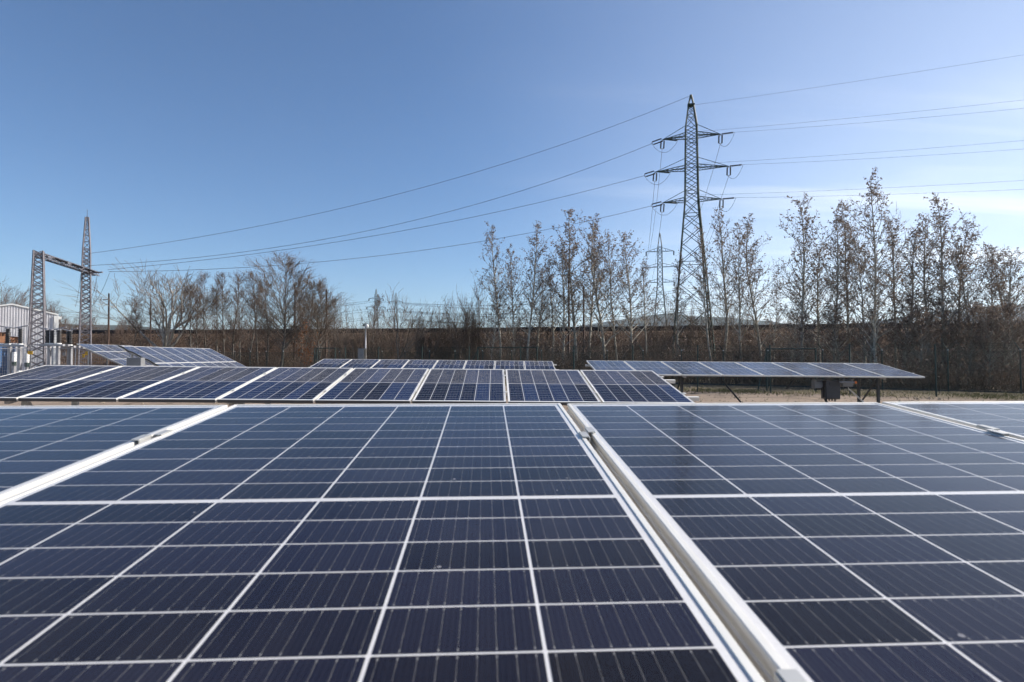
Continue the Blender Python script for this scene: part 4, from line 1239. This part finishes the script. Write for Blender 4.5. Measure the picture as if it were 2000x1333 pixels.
# scrub on the bank, one tangled mass
def scrub(name, n, label, xr, orange, hr, seed, mat='scrub'):
    rg = np.random.default_rng(seed)
    xs_ = rg.uniform(*xr, n); of = rg.uniform(*orange, n)
    P = np.array([bank_point(x, o_) for x, o_ in zip(xs_, of)])
    th = np.abs(rg.normal(0, .5, n)); az = rg.uniform(0, 6.28, n)
    D = np.stack([np.sin(th) * np.cos(az), np.sin(th) * np.sin(az), np.cos(th)], 1)
    clump = 0.4 + 1.0 * (np.sin(xs_ * .045 + of * 1.3) * np.sin(xs_ * .017 + 2 + of) * .5 + .5) ** 1.5 + 0.35 * rg.uniform(0, 1, n) ** 3
    L = rg.uniform(*hr, n) * clump
    S1 = np.concatenate([P, P + D * L[:, None] * .55, np.full((n, 1), .016), np.full((n, 1), .011)], 1)
    D2 = D + rg.normal(0, .35, (n, 3)); D2 /= np.linalg.norm(D2, axis=1, keepdims=True)
    S2 = np.concatenate([S1[:, 3:6], S1[:, 3:6] + D2 * L[:, None] * .45, np.full((n, 1), .011), np.full((n, 1), .005)], 1)
    D3 = D + rg.normal(0, .6, (n, 3)); D3 /= np.linalg.norm(D3, axis=1, keepdims=True)
    S3 = np.concatenate([S1[:, 3:6], S1[:, 3:6] + D3 * L[:, None] * .4, np.full((n, 1), .009), np.full((n, 1), .004)], 1)
    V, Q = tubes_np(np.concatenate([S1, S2, S3]), 3)
    k = rg.integers(0, n, int(n * 1.1))
    LV, LQ = leaves_np(S1[k, 3:6] + D2[k] * (L[k] * rg.uniform(0, .45, len(k)))[:, None] + rg.normal(0, .10, (len(k), 3)), .10, rg)
    Q = np.concatenate([Q, LQ + len(V)]); V = np.concatenate([V, LV])
    return tag(inst(name, mesh_np(name, V, Q, [M[mat]])), label, 'undergrowth', kind='stuff')
scrub('undergrowth', 20000, 'tangled brown dry scrub covering the bank', (-150, 2250), (-10.5, -2.1), (.5, 1.6), 11)
# scrub between the fence and the bank
def flat_scrub(name, n, label, hr, seed):
    rg = np.random.default_rng(seed)
    xs_ = rg.uniform(230, 2200, n); t = rg.uniform(0, 1, n) ** 1.4
    P = []
    for x, tt in zip(xs_, t):
        a = lineX(x); c = bank_point(x, -10.5)
        P.append((a[0] + (c[0] - a[0]) * tt, a[1] + .6 + (c[1] - a[1]) * tt, 0))
    P = np.array(P)
    th = np.abs(rg.normal(0, .45, n)); az = rg.uniform(0, 6.28, n)
    D = np.stack([np.sin(th) * np.cos(az), np.sin(th) * np.sin(az), np.cos(th)], 1)
    L = rg.uniform(*hr, n) * (0.5 + 0.8 * (np.sin(P[:, 0] * .7) * np.sin(P[:, 1] * .5 + 1) * .5 + .5))
    S1 = np.concatenate([P, P + D * L[:, None] * .6, np.full((n, 1), .014), np.full((n, 1), .009)], 1)
    D2 = D + rg.normal(0, .35, (n, 3)); D2 /= np.linalg.norm(D2, axis=1, keepdims=True)
    S2 = np.concatenate([S1[:, 3:6], S1[:, 3:6] + D2 * L[:, None] * .5, np.full((n, 1), .009), np.full((n, 1), .004)], 1)
    V, Q = tubes_np(np.concatenate([S1, S2]), 3)
    k = rg.integers(0, n, int(n * 1.2))
    LV, LQ = leaves_np(S1[k, 3:6] + D2[k] * (L[k] * rg.uniform(-.3, .5, len(k)))[:, None] + rg.normal(0, .10, (len(k), 3)), .08, rg)
    Q = np.concatenate([Q, LQ + len(V)]); V = np.concatenate([V, LV])
    return tag(inst(name, mesh_np(name, V, Q, [M['scrub']])), label, 'undergrowth', kind='stuff')
flat_scrub('undergrowth', 17000, 'dry brown scrub filling the strip behind the fence', (.7, 2.3), 12)
# thin grass along the foot of the fence
rg = np.random.default_rng(3); n = 14000
t = rg.uniform(0, 1, n); xx = -16 + 44 * t
yy = np.interp(xx, [p[0] for p in fy[::-1]], [p[1] for p in fy[::-1]]) + rg.normal(0.6, 1.0, n)
keep = (np.sin(xx * 1.3) + np.sin(xx * .6 + yy) + rg.normal(0, .8, n)) > -.4
xx, yy = xx[keep], yy[keep]; n = len(xx)
P = np.stack([xx, yy, np.zeros(n)], 1); D = rg.normal(0, .45, (n, 3)); D[:, 2] = 1
hgt = rg.uniform(.04, .17, (n, 1))
S = np.concatenate([P, P + D * hgt, np.full((n, 1), .012), np.full((n, 1), .002)], 1)
V, Q = tubes_np(S, 3)
tag(inst('grass', mesh_np('grass', V, Q, [M['grass']])), 'patchy dry and green grass along the fence foot', 'grass', kind='stuff')

# loose stones scattered over the bare ground
rg = np.random.default_rng(21); n = 5000
sx = rg.uniform(-16, 26, n); sy = rg.uniform(15, 33, n); sr = rg.uniform(.012, .05, n) * (1 + 1.2 * (rg.uniform(0, 1, n) > .96))
ico = np.array([(1, 0, 0), (0, 1, 0), (-1, 0, 0), (0, -1, 0), (.35, .2, .8), (-.3, .25, .75), (-.2, -.35, .8), (.25, -.3, .75)], float)
qf = np.array([(0, 1, 5, 4), (1, 2, 6, 5), (2, 3, 7, 6), (3, 0, 4, 7), (4, 5, 6, 7)])
V = (np.stack([sx, sy, 0 * sx], 1)[:, None] + ico[None] * sr[:, None, None] * rg.uniform(.6, 1.3, (n, 8, 3))).reshape(-1, 3)
Q = (np.arange(n)[:, None, None] * 8 + qf[None]).reshape(-1, 4)
tag(inst('gravel', mesh_np('gravel', V, Q, [M['stone']])), 'loose stones strewn over the sandy yard', 'gravel', kind='stuff')
# ------------------------------------------------------------------ air
hz_m = bpy.data.materials.new('thin_haze'); hz_m.use_nodes = True
t = hz_m.node_tree; t.nodes.remove(t.nodes['Principled BSDF'])
pv = nd(t, 'ShaderNodeVolumePrincipled')
pv.inputs['Color'].default_value = (0.74, 0.85, 1.0, 1); pv.inputs['Density'].default_value = 0.00005
pv.inputs['Anisotropy'].default_value = 0.2
t.links.new(pv.outputs[0], t.nodes['Material Output'].inputs['Volume'])
b = MB(); b.box((0, 4200, 203), (19000, 10000, 420)); tag(b.build('haze', hz_m), kind='stuff')
